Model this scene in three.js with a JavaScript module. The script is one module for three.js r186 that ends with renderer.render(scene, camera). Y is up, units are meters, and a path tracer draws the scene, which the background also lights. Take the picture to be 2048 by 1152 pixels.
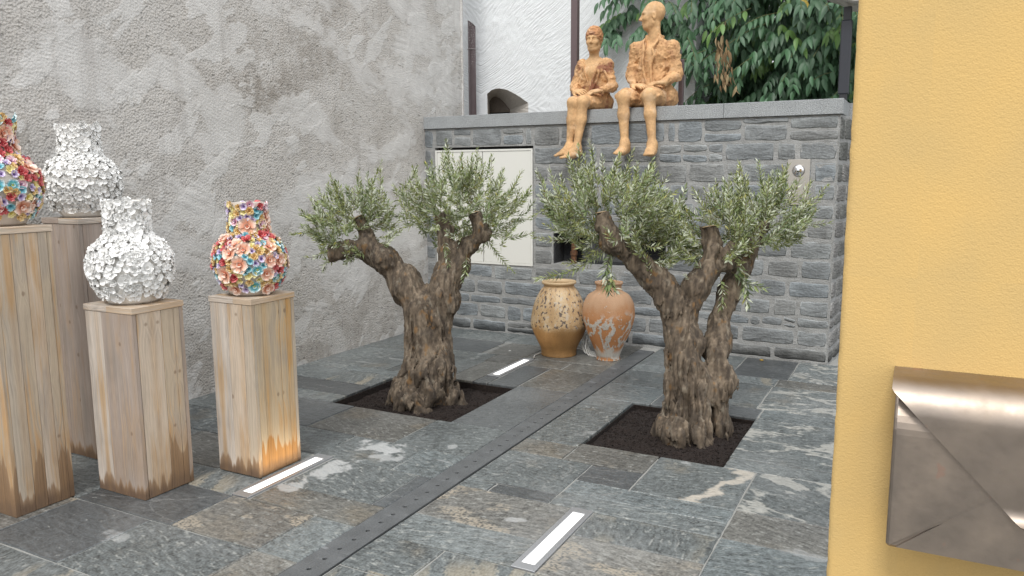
import * as THREE from 'three';
import { mergeGeometries } from 'three/addons/utils/BufferGeometryUtils.js';
import { RectAreaLightUniformsLib } from 'three/addons/lights/RectAreaLightUniformsLib.js';

// ------------------------------------------------------------------ camera, sky, sun, exposure
const scene = new THREE.Scene();
const camera = new THREE.PerspectiveCamera(40.45, 1024 / 576, 0.05, 300);
camera.position.set(0, 1.5, 0);
camera.up.set(-0.062, 0.989, -0.131);
camera.lookAt(-0.459, 1.5 - 0.145, -0.877);
const SKY_W = 64, SKY_H = 32, skyData = new Float32Array(SKY_W * SKY_H * 4);
for (let j = 0; j < SKY_H; j++) for (let i = 0; i < SKY_W; i++) {
  const s = Math.max(0, Math.sin(((j + 0.5) / SKY_H - 0.5) * Math.PI)), L = 0.66 + 0.44 * s;
  skyData.set([0.98 * L, 1.0 * L, 1.03 * L, 1], (j * SKY_W + i) * 4);
}
const sky = new THREE.DataTexture(skyData, SKY_W, SKY_H, THREE.RGBAFormat, THREE.FloatType);
sky.mapping = THREE.EquirectangularReflectionMapping; sky.magFilter = sky.minFilter = THREE.LinearFilter; sky.needsUpdate = true;
scene.background = sky; scene.environment = sky;
const sun = new THREE.DirectionalLight(new THREE.Color(1, 0.97, 0.92), 1.25);
sun.position.set(-1.2, 12, 5.5); sun.target.position.set(-2.4, 0, -4.5);
sun.castShadow = true; sun.shadow.radius = 32; sun.shadow.mapSize.set(2048, 2048);
Object.assign(sun.shadow.camera, { left: -8, right: 8, top: 8, bottom: -8, near: 0.5, far: 40 });
sun.name = 'overcast_sun'; scene.add(sun, sun.target);
const renderer = new THREE.WebGLRenderer({ antialias: true });
renderer.setSize(1024, 576);
renderer.toneMapping = THREE.LinearToneMapping;
renderer.toneMappingExposure = 1.66;
renderer.shadowMap.enabled = true;
RectAreaLightUniformsLib.init();

// ------------------------------------------------------------------ helpers
function rng(seed) { let s = seed >>> 0; return () => { s = (s + 0x6d2b79f5) | 0; let t = Math.imul(s ^ (s >>> 15), 1 | s); t = (t + Math.imul(t ^ (t >>> 7), 61 | t)) ^ t; return ((t ^ (t >>> 14)) >>> 0) / 4294967296; }; }
const PERM = new Uint8Array(512);
{ const r = rng(7), p = [...Array(256).keys()]; for (let i = 255; i > 0; i--) { const j = Math.floor(r() * (i + 1)); [p[i], p[j]] = [p[j], p[i]]; } for (let i = 0; i < 512; i++) PERM[i] = p[i & 255]; }
function grad(h, x, y, z) { h &= 15; const u = h < 8 ? x : y, v = h < 4 ? y : h === 12 || h === 14 ? x : z; return ((h & 1) ? -u : u) + ((h & 2) ? -v : v); }
function noise(x, y, z) {
  const X0 = Math.floor(x), Y0 = Math.floor(y), Z0 = Math.floor(z); x -= X0; y -= Y0; z -= Z0;
  const X = X0 & 255, Y = Y0 & 255, Z = Z0 & 255;
  const u = x * x * x * (x * (x * 6 - 15) + 10), v = y * y * y * (y * (y * 6 - 15) + 10), w = z * z * z * (z * (z * 6 - 15) + 10);
  const A = PERM[X] + Y, AA = PERM[A] + Z, AB = PERM[A + 1] + Z, B = PERM[X + 1] + Y, BA = PERM[B] + Z, BB = PERM[B + 1] + Z;
  const l = (a, b, t) => a + (b - a) * t;
  return l(l(l(grad(PERM[AA], x, y, z), grad(PERM[BA], x - 1, y, z), u), l(grad(PERM[AB], x, y - 1, z), grad(PERM[BB], x - 1, y - 1, z), u), v),
    l(l(grad(PERM[AA + 1], x, y, z - 1), grad(PERM[BA + 1], x - 1, y, z - 1), u), l(grad(PERM[AB + 1], x, y - 1, z - 1), grad(PERM[BB + 1], x - 1, y - 1, z - 1), u), v), w);
}
function fbm(x, y, z, o = 4) { let s = 0, a = 0.5; for (let i = 0; i < o; i++) { s += a * noise(x, y, z); x *= 2.03; y *= 2.03; z *= 2.03; a *= 0.5; } return s; }
// the same in two dimensions for textures; the third argument picks the pattern
const G2X = new Float64Array(512), G2Y = new Float64Array(512); for (let i = 0; i < 512; i++) { const a = PERM[i] / 256 * Math.PI * 2; G2X[i] = Math.cos(a) * 1.25; G2Y[i] = Math.sin(a) * 1.25; }
function n2(x, y, s) {
  const X0 = Math.floor(x), Y0 = Math.floor(y), S = (s * 37.7) & 255; x -= X0; y -= Y0;
  const X = X0 & 255, Y = Y0 & 255, u = x * x * x * (x * (x * 6 - 15) + 10), v = y * y * y * (y * (y * 6 - 15) + 10), A = PERM[PERM[X] + S] + Y, B = PERM[PERM[X + 1] + S] + Y;
  const h0 = PERM[A], h1 = PERM[B], h2 = PERM[A + 1], h3 = PERM[B + 1], a = G2X[h0] * x + G2Y[h0] * y, b = G2X[h1] * (x - 1) + G2Y[h1] * y, c = G2X[h2] * x + G2Y[h2] * (y - 1), d = G2X[h3] * (x - 1) + G2Y[h3] * (y - 1), e = a + (b - a) * u;
  return e + (c + (d - c) * u - e) * v;
}
function f2(x, y, s, o = 4) { let t = 0, a = 0.5; for (let i = 0; i < o; i++) { t += a * n2(x, y, s + i * 0.31); x = x * 2.03 + 17.1; y = y * 2.03 + 5.3; a *= 0.5; } return t; }
const ridge = (x, y, z) => 1 - Math.abs(noise(x, y, z)) * 2;
const clamp = (x, a = 0, b = 1) => Math.min(b, Math.max(a, x));
const smooth = (a, b, x) => { const t = clamp((x - a) / (b - a)); return t * t * (3 - 2 * t); };
const mix = (a, b, t) => a + (b - a) * t;
const mix3 = (a, b, t) => [a[0] + (b[0] - a[0]) * t, a[1] + (b[1] - a[1]) * t, a[2] + (b[2] - a[2]) * t];
const toS = (c) => 255 * clamp(c <= 0.0031308 ? 12.92 * c : 1.055 * Math.pow(c, 1 / 2.4) - 0.055);
const SLUT = new Uint8Array(4097); for (let i = 0; i <= 4096; i++) SLUT[i] = Math.round(toS(i / 4096));

// a pair of textures (colour from linear rgb, relief from a height) computed in one pass: f(u, v) -> [r, g, b, height 0..1]
function surface(w, h, f, wrap = THREE.RepeatWrapping, relief = true) {
  const c = new Uint8Array(w * h * 4), b = relief ? new Uint8Array(w * h * 4) : null;
  for (let j = 0; j < h; j++) for (let i = 0; i < w; i++) {
    const p = f((i + 0.5) / w, (j + 0.5) / h, i, j), k = (j * w + i) * 4;
    for (let n = 0; n < 3; n++) c[k + n] = SLUT[Math.round(clamp(p[n]) * 4096)];
    c[k + 3] = 255;
    if (b) { b[k] = b[k + 1] = b[k + 2] = Math.round(clamp(p[3]) * 255); b[k + 3] = 255; }
  }
  const make = (d, srgb) => { const t = new THREE.DataTexture(d, w, h, THREE.RGBAFormat); t.wrapS = t.wrapT = wrap; t.magFilter = THREE.LinearFilter; t.minFilter = THREE.LinearMipmapLinearFilter; t.generateMipmaps = true; if (srgb) t.colorSpace = THREE.SRGBColorSpace; t.needsUpdate = true; return t; };
  return { map: make(c, true), bump: b && make(b, false) };
}
const std = (o) => new THREE.MeshStandardMaterial({ roughness: 0.85, ...o });
const phys = (o) => new THREE.MeshPhysicalMaterial({ roughness: 0.6, ...o });
const lin = (r, g, b) => new THREE.Color().setRGB(r, g, b);

const used = new Map();
function numbered(n) { const k = used.get(n) ?? 0; used.set(n, k + 1); return k ? `${n}_${String(k).padStart(3, '0')}` : n; }
function shade(o) { o.castShadow = o.receiveShadow = true; return o; }
function thing(name, label, category, pos = [0, 0, 0], group, turn = 0) {
  const o = new THREE.Group(); o.name = numbered(name); o.position.set(...pos); o.rotation.y = turn; scene.add(o);
  o.userData = { label, category }; if (group) o.userData.group = group; return o;
}
function struct(name, label) { const o = new THREE.Group(); o.name = numbered(name); scene.add(o); o.userData = { kind: 'structure', label }; return o; }
function part(name, geo, mat, parent, label) { const m = shade(new THREE.Mesh(geo, mat)); m.name = name; parent.add(m); if (label) m.userData.label = label; return m; }
function whole(name, geo, mat, label, category, pos = [0, 0, 0]) { const m = shade(new THREE.Mesh(geo, mat)); m.name = numbered(name); m.position.set(...pos); scene.add(m); m.userData = { label, category }; return m; }
function geoFrom(pos, uv, idx, col) {
  const g = new THREE.BufferGeometry(); g.setAttribute('position', new THREE.BufferAttribute(new Float32Array(pos), 3));
  g.setAttribute('uv', new THREE.BufferAttribute(new Float32Array(uv ?? new Array(pos.length / 3 * 2).fill(0)), 2));
  if (col) g.setAttribute('color', new THREE.BufferAttribute(new Float32Array(col), 3));
  if (idx) g.setIndex(idx); g.computeVertexNormals(); return g;
}
// uv in metres (times s) from the dominant axis of each face
function boxUV(g0, su = 1, sv = su, ou = 0, ov = 0) {
  const g = g0.index ? g0.toNonIndexed() : g0, p = g.attributes.position, uv = new Float32Array(p.count * 2), a = new THREE.Vector3(), b = new THREE.Vector3(), c = new THREE.Vector3();
  for (let i = 0; i < p.count; i += 3) {
    a.fromBufferAttribute(p, i); b.fromBufferAttribute(p, i + 1); c.fromBufferAttribute(p, i + 2);
    const n = b.clone().sub(a).cross(c.clone().sub(a)), ax = Math.abs(n.x), ay = Math.abs(n.y), az = Math.abs(n.z);
    [a, b, c].forEach((q, k) => { const [u, v] = ay >= ax && ay >= az ? [q.x, q.z] : ax >= az ? [q.z, q.y] : [q.x, q.y]; uv[(i + k) * 2] = u * su + ou; uv[(i + k) * 2 + 1] = v * sv + ov; });
  }
  g.setAttribute('uv', new THREE.BufferAttribute(uv, 2)); return g;
}
// box with chamfered edges, between two corners
function cbox(x0, x1, y0, y1, z0, z1, c = 0.003) {
  const pos = [], lo = [x0, y0, z0], hi = [x1, y1, z1], V = (s, ax) => s.map((q, k) => (q > 0 ? hi[k] : lo[k]) + (k === ax ? 0 : -q * c));
  const mid = lo.map((q, k) => (q + hi[k]) / 2);
  const tri = (A, B, C) => { const u = B.map((q, k) => q - A[k]), v = C.map((q, k) => q - A[k]), n = [u[1] * v[2] - u[2] * v[1], u[2] * v[0] - u[0] * v[2], u[0] * v[1] - u[1] * v[0]]; const o = n.reduce((t, q, k) => t + q * (A[k] - mid[k]), 0); o >= 0 ? pos.push(...A, ...B, ...C) : pos.push(...A, ...C, ...B); };
  const quad = (A, B, C, D) => { tri(A, B, C); tri(A, C, D); };
  for (let ax = 0; ax < 3; ax++) for (const s of [-1, 1]) { const f = (p, q) => { const t = [0, 0, 0]; t[ax] = s; t[(ax + 1) % 3] = p; t[(ax + 2) % 3] = q; return V(t, ax); }; quad(f(-1, -1), f(1, -1), f(1, 1), f(-1, 1)); }
  for (let ax = 0; ax < 3; ax++) for (const p of [-1, 1]) for (const q of [-1, 1]) { const b = (ax + 1) % 3, d = (ax + 2) % 3, S = (s) => { const t = [0, 0, 0]; t[ax] = s; t[b] = p; t[d] = q; return t; }; quad(V(S(-1), b), V(S(1), b), V(S(1), d), V(S(-1), d)); }
  for (const p of [-1, 1]) for (const q of [-1, 1]) for (const r of [-1, 1]) { const s = [p, q, r]; tri(V(s, 0), V(s, 1), V(s, 2)); }
  return geoFrom(pos);
}
function tube(pts, r, seg = 24, rad = 8) { return new THREE.TubeGeometry(new THREE.CatmullRomCurve3(pts.map((p) => new THREE.Vector3(...p))), seg, r, rad); }
function merged(list) { return list.length === 1 ? list[0] : mergeGeometries(list.map((g) => { const q = g.index ? g.toNonIndexed() : g; for (const k of Object.keys(q.attributes)) if (!['position', 'normal', 'uv', 'color'].includes(k)) q.deleteAttribute(k); return q; })); }

// ---- distance fields, meshed by surface nets on a grid whose far blocks are skipped
const smin = (a, b, k) => { const h = Math.max(k - Math.abs(a - b), 0) / k; return Math.min(a, b) - h * h * k * 0.25; };
function cap(x, y, z, A, B, ra, rb) {
  const bx = B[0] - A[0], by = B[1] - A[1], bz = B[2] - A[2], px = x - A[0], py = y - A[1], pz = z - A[2];
  const t = clamp((px * bx + py * by + pz * bz) / (bx * bx + by * by + bz * bz + 1e-9)), dx = px - bx * t, dy = py - by * t, dz = pz - bz * t;
  return Math.sqrt(dx * dx + dy * dy + dz * dz) - (ra + (rb - ra) * t);
}
function ell(x, y, z, C, R) { const a = (x - C[0]) / R[0], b = (y - C[1]) / R[1], c = (z - C[2]) / R[2], k = Math.sqrt(a * a + b * b + c * c); return (k - 1) * Math.min(R[0], R[1], R[2]) * (k < 1 ? 1 : 1); }
function netMesh(f, lo, hi, h, colour, margin = 0.04) {
  const B = 8, n = [0, 1, 2].map((k) => Math.ceil((hi[k] - lo[k]) / h / B) * B + 1), [nx, ny, nz] = n, val = new Float32Array(nx * ny * nz).fill(1);
  const diag = B * h * 0.87 + margin;
  for (let bz = 0; bz < nz; bz += B) for (let by = 0; by < ny; by += B) for (let bx = 0; bx < nx; bx += B) {
    const d = f(lo[0] + (bx + B / 2) * h, lo[1] + (by + B / 2) * h, lo[2] + (bz + B / 2) * h), far = Math.abs(d) > diag;
    for (let k = bz; k < Math.min(bz + B, nz); k++) for (let j = by; j < Math.min(by + B, ny); j++) for (let i = bx; i < Math.min(bx + B, nx); i++) val[(k * ny + j) * nx + i] = far ? d : f(lo[0] + i * h, lo[1] + j * h, lo[2] + k * h);
  }
  const id = new Int32Array(nx * ny * nz).fill(-1), pos = [], idx = [], col = [], c8 = [0, 1, nx, nx + 1, nx * ny, nx * ny + 1, nx * ny + nx, nx * ny + nx + 1];
  const E = [[0, 1], [2, 3], [4, 5], [6, 7], [0, 2], [1, 3], [4, 6], [5, 7], [0, 4], [1, 5], [2, 6], [3, 7]];
  for (let k = 0; k < nz - 1; k++) for (let j = 0; j < ny - 1; j++) for (let i = 0; i < nx - 1; i++) {
    const o = (k * ny + j) * nx + i; let m = 0; for (let c = 0; c < 8; c++) if (val[o + c8[c]] < 0) m |= 1 << c;
    if (m === 0 || m === 255) continue;
    let X = 0, Y = 0, Z = 0, w = 0;
    for (const [a, b] of E) { const va = val[o + c8[a]], vb = val[o + c8[b]]; if ((va < 0) === (vb < 0)) continue; const t = va / (va - vb); X += (a & 1) + ((b & 1) - (a & 1)) * t; Y += ((a >> 1) & 1) + (((b >> 1) & 1) - ((a >> 1) & 1)) * t; Z += (a >> 2) + ((b >> 2) - (a >> 2)) * t; w++; }
    id[o] = pos.length / 3; pos.push(lo[0] + (i + X / w) * h, lo[1] + (j + Y / w) * h, lo[2] + (k + Z / w) * h);
  }
  const q = (a, b, c, d, flip) => { if (a < 0 || b < 0 || c < 0 || d < 0) return; flip ? idx.push(a, c, b, a, d, c) : idx.push(a, b, c, a, c, d); };
  for (let k = 1; k < nz - 1; k++) for (let j = 1; j < ny - 1; j++) for (let i = 1; i < nx - 1; i++) {
    const o = (k * ny + j) * nx + i, s = val[o] < 0;
    if (s !== val[o + 1] < 0) q(id[o - nx - nx * ny], id[o - nx * ny], id[o], id[o - nx], !s);
    if (s !== val[o + nx] < 0) q(id[o - 1 - nx * ny], id[o - nx * ny], id[o], id[o - 1], s);
    if (s !== val[o + nx * ny] < 0) q(id[o - 1 - nx], id[o - nx], id[o], id[o - 1], !s);
  }
  const g = geoFrom(pos, null, idx);
  if (colour) { const N = g.attributes.normal; for (let i = 0; i < pos.length; i += 3) col.push(...colour(pos[i], pos[i + 1], pos[i + 2], N.getX(i / 3), N.getY(i / 3), N.getZ(i / 3))); g.setAttribute('color', new THREE.BufferAttribute(new Float32Array(col), 3)); }
  return g;
}
// ------------------------------------------------------------------ paving: every slab its own mesh, laid round two planting beds and a drain
const FX0 = -4.4, FW = 5.2, FZ0 = -6.5, FD = 5.4;           // the part of the yard that the colour map covers once
const SLABS = [];                                             // [x0, x1, z far, z near, kind]
const row = (z0, z1, cuts, kinds = '') => cuts.slice(1).forEach((x, i) => SLABS.push([cuts[i], x, z0, z1, kinds[i] ?? '.']));
// kinds: . plain  d dark smooth  b brown  s swirled white veins  t tan streaks  w whitish flecks  g blue-grey  v one pale vein  p buff patch
row(-6.44, -6.05, [-4.32, -3.78, -3.27, -2.62, -2.08], 'gw.b'); row(-6.05, -5.62, [-4.32, -4.0, -3.24, -2.82, -2.08], 'wdbb');
row(-5.62, -5.38, [-4.32, -3.85, -3.07, -2.83], 'wwb'); row(-5.62, -5.38, [-2.71, -2.4, -2.08], 'bb');
row(-5.38, -4.78, [-4.32, -3.6, -3.05, -2.83], 'w.bd'); SLABS.push([-2.83, -2.71, -4.97, -4.78, 'd'], [-2.71, -2.48, -5.38, -4.78, 'd'], [-2.48, -2.08, -5.38, -4.83, 'b']);
row(-4.78, -4.65, [-4.32, -3.95, -3.42], 'wg'); row(-4.65, -4.34, [-4.32, -3.85, -3.42], 'gt'); row(-4.34, -4.08, [-4.32, -3.42], 'd'); row(-4.08, -3.91, [-4.32, -3.8, -3.42], 'g.');
SLABS.push([-2.48, -2.08, -4.83, -3.91, 'd']);
row(-3.91, -3.45, [-4.32, -3.75, -3.21, -2.57, -2.08], 'wdb.'); row(-3.45, -3.11, [-4.32, -3.8, -3.3, -2.83, -2.34, -2.08], 'wg..g');
row(-3.11, -2.72, [-4.32, -3.7, -3.15, -2.83], '.bt'); row(-3.11, -2.72, [-2.71, -2.16, -2.08], 'wd'); row(-2.72, -2.51, [-4.32, -3.5, -2.83], 'wt'); row(-2.72, -2.51, [-2.71, -2.08], 'b');
SLABS.push([-2.31, -2.08, -2.51, -2.15, '.'], [-2.81, -2.31, -2.51, -2.15, 'p'], [-3.45, -2.81, -2.51, -2.15, 'd'], [-4.32, -3.45, -2.51, -2.15, 'w']);
row(-2.15, -1.72, [-4.32, -3.42, -2.92, -2.3, -2.08], 'pdwb'); row(-1.72, -1.25, [-4.32, -3.5, -2.78, -2.08], 'ptw');
row(-6.44, -5.82, [-1.93, -1.2, -0.79, -0.05, 1.3], '.ds'); row(-5.82, -5.62, [-1.93, -1.5, -0.85, 0.1, 1.3], '.tb');
row(-5.62, -5.2, [-1.93, -1.5], '.'); row(-5.2, -4.8, [-1.93, -1.5], 'g'); row(-5.62, -5.02, [-1.5, -0.86, -0.15, 1.3], 'vs.'); row(-5.02, -4.8, [-1.5, -0.82, 0.0, 1.3], 'dg.');
row(-4.8, -4.57, [-1.93, -1.61], 'g'); row(-4.57, -3.86, [-1.93, -1.61], 'w'); row(-4.8, -4.07, [-0.83, 0.05, 1.3], 'ss'); row(-4.07, -3.91, [-0.83, -0.3, 1.3], '.g');
row(-3.86, -3.64, [-1.93, -1.61], 'b'); row(-3.91, -3.64, [-1.61, -1.16], 'b'); row(-3.91, -3.4, [-1.16, -0.66, 0.08, 1.3], 'vsg');
row(-3.64, -3.2, [-1.93, -1.44], '.'); row(-3.64, -3.4, [-1.44, -1.16], 'd'); row(-3.4, -3.25, [-1.44, -0.66], 'g'); row(-3.2, -3.1, [-1.93, -1.76, -1.44], '.d');
row(-3.25, -3.1, [-1.44, -0.66], 'w'); SLABS.push([-1.93, -1.32, -3.1, -2.74, 'p'], [-1.22, -0.66, -3.1, -2.86, 't'], [-1.22, -0.66, -2.86, -2.5, 'p'], [-0.66, 0.1, -3.4, -3.11, 'b'], [0.1, 1.3, -3.4, -3.11, 'b'], [-0.66, 0.3, -3.11, -2.5, 'g'], [0.3, 1.3, -3.11, -2.5, '.']);
row(-2.74, -2.5, [-1.93, -1.32], 'w'); row(-2.5, -2.22, [-1.93, -1.62, -1.0, -0.4, 0.5, 1.3], 'wtb.g'); row(-2.22, -1.8, [-1.93, -1.3, -0.72, 0, 1.3], 't.b.');
row(-1.8, -1.25, [-1.93, -1.45, -0.8, -0.1, 0.6, 1.3], '.wd.');
{ const r = rng(31); for (let z = -1.25; z < 1.6; z += 0.5) { for (const [a, b] of [[-4.32, -2.08], [-1.93, 1.3]]) { const c = [a]; while (c[c.length - 1] < b - 0.9) c.push(c[c.length - 1] + 0.45 + r() * 0.4); c.push(b); row(z, z + 0.5, c, c.map(() => '.wdbg'[Math.floor(r() * 5)]).join('')); } } }
for (let z = -9.2; z < -6.5; z += 0.69) row(z, z + 0.69, [-0.5, 0.2, 0.8, 1.3], '.gd');
const SN = 512, slabAt = new Int16Array(SN * SN).fill(-1);
SLABS.forEach(([x0, x1, z0, z1], k) => { for (let j = Math.max(0, Math.floor((z0 - FZ0) / FD * SN)); j < Math.min(SN, (z1 - FZ0) / FD * SN); j++) for (let i = Math.max(0, Math.floor((x0 - FX0) / FW * SN)); i < Math.min(SN, (x1 - FX0) / FW * SN); i++) slabAt[j * SN + i] = k; });
const slabRand = SLABS.map((_, k) => { const r = rng(900 + k * 13); return [r(), r(), r(), r()]; });
// dry plaster dust and lime splashes left on the stones: [x, z, rx, rz, strength]
const DUST = [[-2.58, -3.36, 0.16, 0.08, 0.9], [-2.48, -3.24, 0.08, 0.07, 0.7], [-2.62, -2.98, 0.09, 0.15, 0.85], [-2.64, -2.72, 0.05, 0.07, 0.7], [-2.93, -1.98, 0.07, 0.05, 0.45], [-3.3, -3.2, 0.12, 0.1, 0.7], [-2.24, -3.53, 0.035, 0.035, 0.6], [-2.15, -3.33, 0.07, 0.02, 0.5],
  [-1.5, -2.88, 0.04, 0.022, 0.6], [-1.6, -4.1, 0.08, 0.1, 0.4], [-2.85, -6.28, 0.05, 0.3, 0.35], [-3.2, -5.85, 0.03, 0.5, 0.4], [-3.7, -5.1, 0.2, 0.02, 0.5], [-3.9, -4.9, 0.15, 0.015, 0.4], [-1.0, -3.87, 0.03, 0.03, 0.6], [-0.38, -2.75, 0.12, 0.02, 0.45], [-0.3, -3.1, 0.1, 0.05, 0.4]];
const floorTex = surface(1480, 1480, (u, v) => {
  const x = FX0 + u * FW, z = FZ0 + v * FD, k = slabAt[Math.floor(v * SN) * SN + Math.floor(u * SN)];
  const R = k < 0 ? [0.5, 0.5, 0.5, 0.5] : slabRand[k], kind = k < 0 ? '.' : SLABS[k][4];
  const ang = kind === 't' ? 1.35 : (R[3] - 0.5) * 0.8, ca = Math.cos(ang), sa = Math.sin(ang), o = R[0] * 50, gx = x * ca + z * sa + o, gz = -x * sa + z * ca + o;
  const warp = 0.035 * n2(gx * 5, gz * 7, 1), wx = gx + warp, wz = gz + warp;
  const grain = f2(wx * 11, wz * 50, 3, 4), sp = n2(gx * 70, gz * 120, 4), fine = n2(x * 140, z * 140, 5) * 0.9 + sp * 0.9, mid = f2(gx * 26, gz * 44, 6, 3), cloud = f2(x * 3 + o, z * 3, 5, 3);
  const base = 0.118 + R[1] * 0.052; let c = [base * 0.92, base * 1.02, base * 1.03];
  if (kind === 'd') c = [base * 0.58, base * 0.63, base * 0.66]; if (kind === 'b') c = [base * 0.92, base * 0.91, base * 0.84]; if (kind === 'g') c = [base * 0.88, base * 1.0, base * 1.03]; if (kind === 'p') c = [base * 1.1, base * 1.08, base];
  const amp = kind === 'd' ? 0.6 : 1, m = Math.max(0.25, 1 + amp * (grain * 0.6 + fine * 0.5 + mid * 0.75 + cloud * 0.4)); c = c.map((q) => q * m);
  const fleck = smooth(kind === 'w' ? 0.08 : kind === 'd' ? 0.4 : 0.17, 0.5, f2(wx * 17, wz * 50, 9, 4) + fine * 0.14 + mid * 0.2); c = mix3(c, [0.36, 0.37, 0.35], fleck * 0.75);
  const brown = smooth(0.1, 0.4, f2(x * 2.6 + o, z * 2.6, 12, 4) + mid * 0.25 + (kind === 'b' || kind === 'p' ? 0.06 : kind === 'g' || kind === 'd' ? -0.3 : -0.1)); c = mix3(c, [0.14 * m, 0.115 * m, 0.08 * m], brown * 0.45);
  if (kind === 's') { const e = 0.35 * mid + 0.12 * sp, q = 1 - Math.abs(f2(wx * 2.4, wz * 5.4 + 0.6 * cloud, 4, 4)) * 6, s = smooth(0.5, 0.9, q + e) * smooth(-0.12, 0.1, n2(gx * 2.1, gz * 3.4, 8) + 0.3 * mid); const s2 = smooth(0.1, 0.17, f2(gx * 4.2, gz * 8, 21, 5) + 0.3 * e) * smooth(-0.05, 0.12, n2(gx * 1.7, gz * 2.6, 23)); c = mix3(c, [0.47, 0.46, 0.42].map((t) => t * (1 + 0.3 * mid)), Math.max(s, s2) * 0.62); }
  if (kind === 'v') { const q = Math.abs(x + 0.8 + 0.45 * (z + 3.6) + 0.16 * n2(x * 5, z * 6, 2) + 0.05 * n2(x * 19, z * 19, 3)), s = smooth(0.06, 0.02, q + 0.05 * mid + 0.02 * sp); c = mix3(c, [0.48, 0.44, 0.38].map((t) => t * (1 + 0.35 * mid)), s * 0.9); }
  if (kind === 't') { const s = smooth(0.02, 0.3, n2(wx * 1.4, wz * 13, 6) + mid * 0.5 + sp * 0.15) * smooth(-0.25, 0.2, n2(gx * 2.3, gz * 2.3, 7)); c = mix3(c, [0.32, 0.28, 0.21].map((t) => t * (1 + 0.3 * sp)), s * 0.6); }
  if (kind === 'p') { const s = smooth(0.06, 0.2, f2(gx * 3.2, gz * 5, 8, 4) + 0.2 * mid) * smooth(-0.25, 0.05, sp + 0.4 * mid); c = mix3(c, [0.36, 0.31, 0.24], s * 0.75); }
  if (R[2] > 0.55) { const crack = smooth(0.014, 0.004, Math.abs(n2(gx * 2.1, gz * 4.4, 17) + 0.1 * mid)); c = mix3(c, [0.3, 0.3, 0.29], crack * 0.45); }
  for (const [dx, dz, rx, rz, st] of DUST) { const a = (x - dx) / rx, b = (z - dz) / rz, e = a * a + b * b; if (e < 4) c = mix3(c, [0.5, 0.51, 0.51], st * 0.8 * smooth(1.05, 0.5, Math.sqrt(e) + 2.2 * f2(x * 11 + dx * 9, z * 11, 4, 5) + 0.5 * mid + 0.2 * sp)); }
  const haze = smooth(0.02, 0.4, f2(x * 1.2, z * 1.6, 33, 4) + 0.2 * mid); c = mix3(c, [0.27, 0.275, 0.275], haze * 0.22);
  return [...c, 0.5 + grain * 0.45 + cloud * 0.3 + fine * 0.14 + mid * 0.3];
}, THREE.MirroredRepeatWrapping);
const slabMats = [0.31, 0.38, 0.46].map((r) => std({ map: floorTex.map, bumpMap: floorTex.bump, bumpScale: 0.006, roughness: r }));
// a slab: uneven chipped outline, chamfered arris, top at y
function slabGeo(x0, x1, z0, z1, y, r) {
  const g = 0.003, pts = [], e = () => (r() - 0.5) * 0.006; x0 += g; x1 -= g; z0 += g; z1 -= g;
  const side = (ax, az, bx, bz) => { for (let k = 0; k < 4; k++) { const t = k / 4 + (k ? (r() - 0.5) * 0.12 : 0); pts.push([mix(ax, bx, t) + (k ? e() : 0), mix(az, bz, t) + (k ? e() : 0)]); } };
  side(x0, z0, x0, z1); side(x0, z1, x1, z1); side(x1, z1, x1, z0); side(x1, z0, x0, z0);
  const n = pts.length, cx = (x0 + x1) / 2, cz = (z0 + z1) / 2, pos = [], idx = [];
  const ring = (s, yy) => pts.forEach(([x, z]) => pos.push(x + Math.sign(cx - x) * s, yy, z + Math.sign(cz - z) * s));
  ring(0.005, y); ring(0.001, y - 0.004); ring(0, y - 0.11);
  pos.push(cx, y, cz); const C = 3 * n;
  for (let i = 0; i < n; i++) { const j = (i + 1) % n; idx.push(C, i, j); for (let k = 0; k < 2; k++) { const a = k * n + i, b = k * n + j; idx.push(a, a + n, b, b, a + n, b + n); } }
  const uv = []; for (let i = 0; i < pos.length; i += 3) uv.push((pos[i] - FX0) / FW, (pos[i + 2] - FZ0) / FD);
  const q = geoFrom(pos, uv, idx).toNonIndexed(); q.computeVertexNormals(); return q;
}
const BED1 = [-3.42, -2.48, -4.78, -3.91], BED2 = [-1.61, -0.83, -4.8, -3.91];
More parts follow.
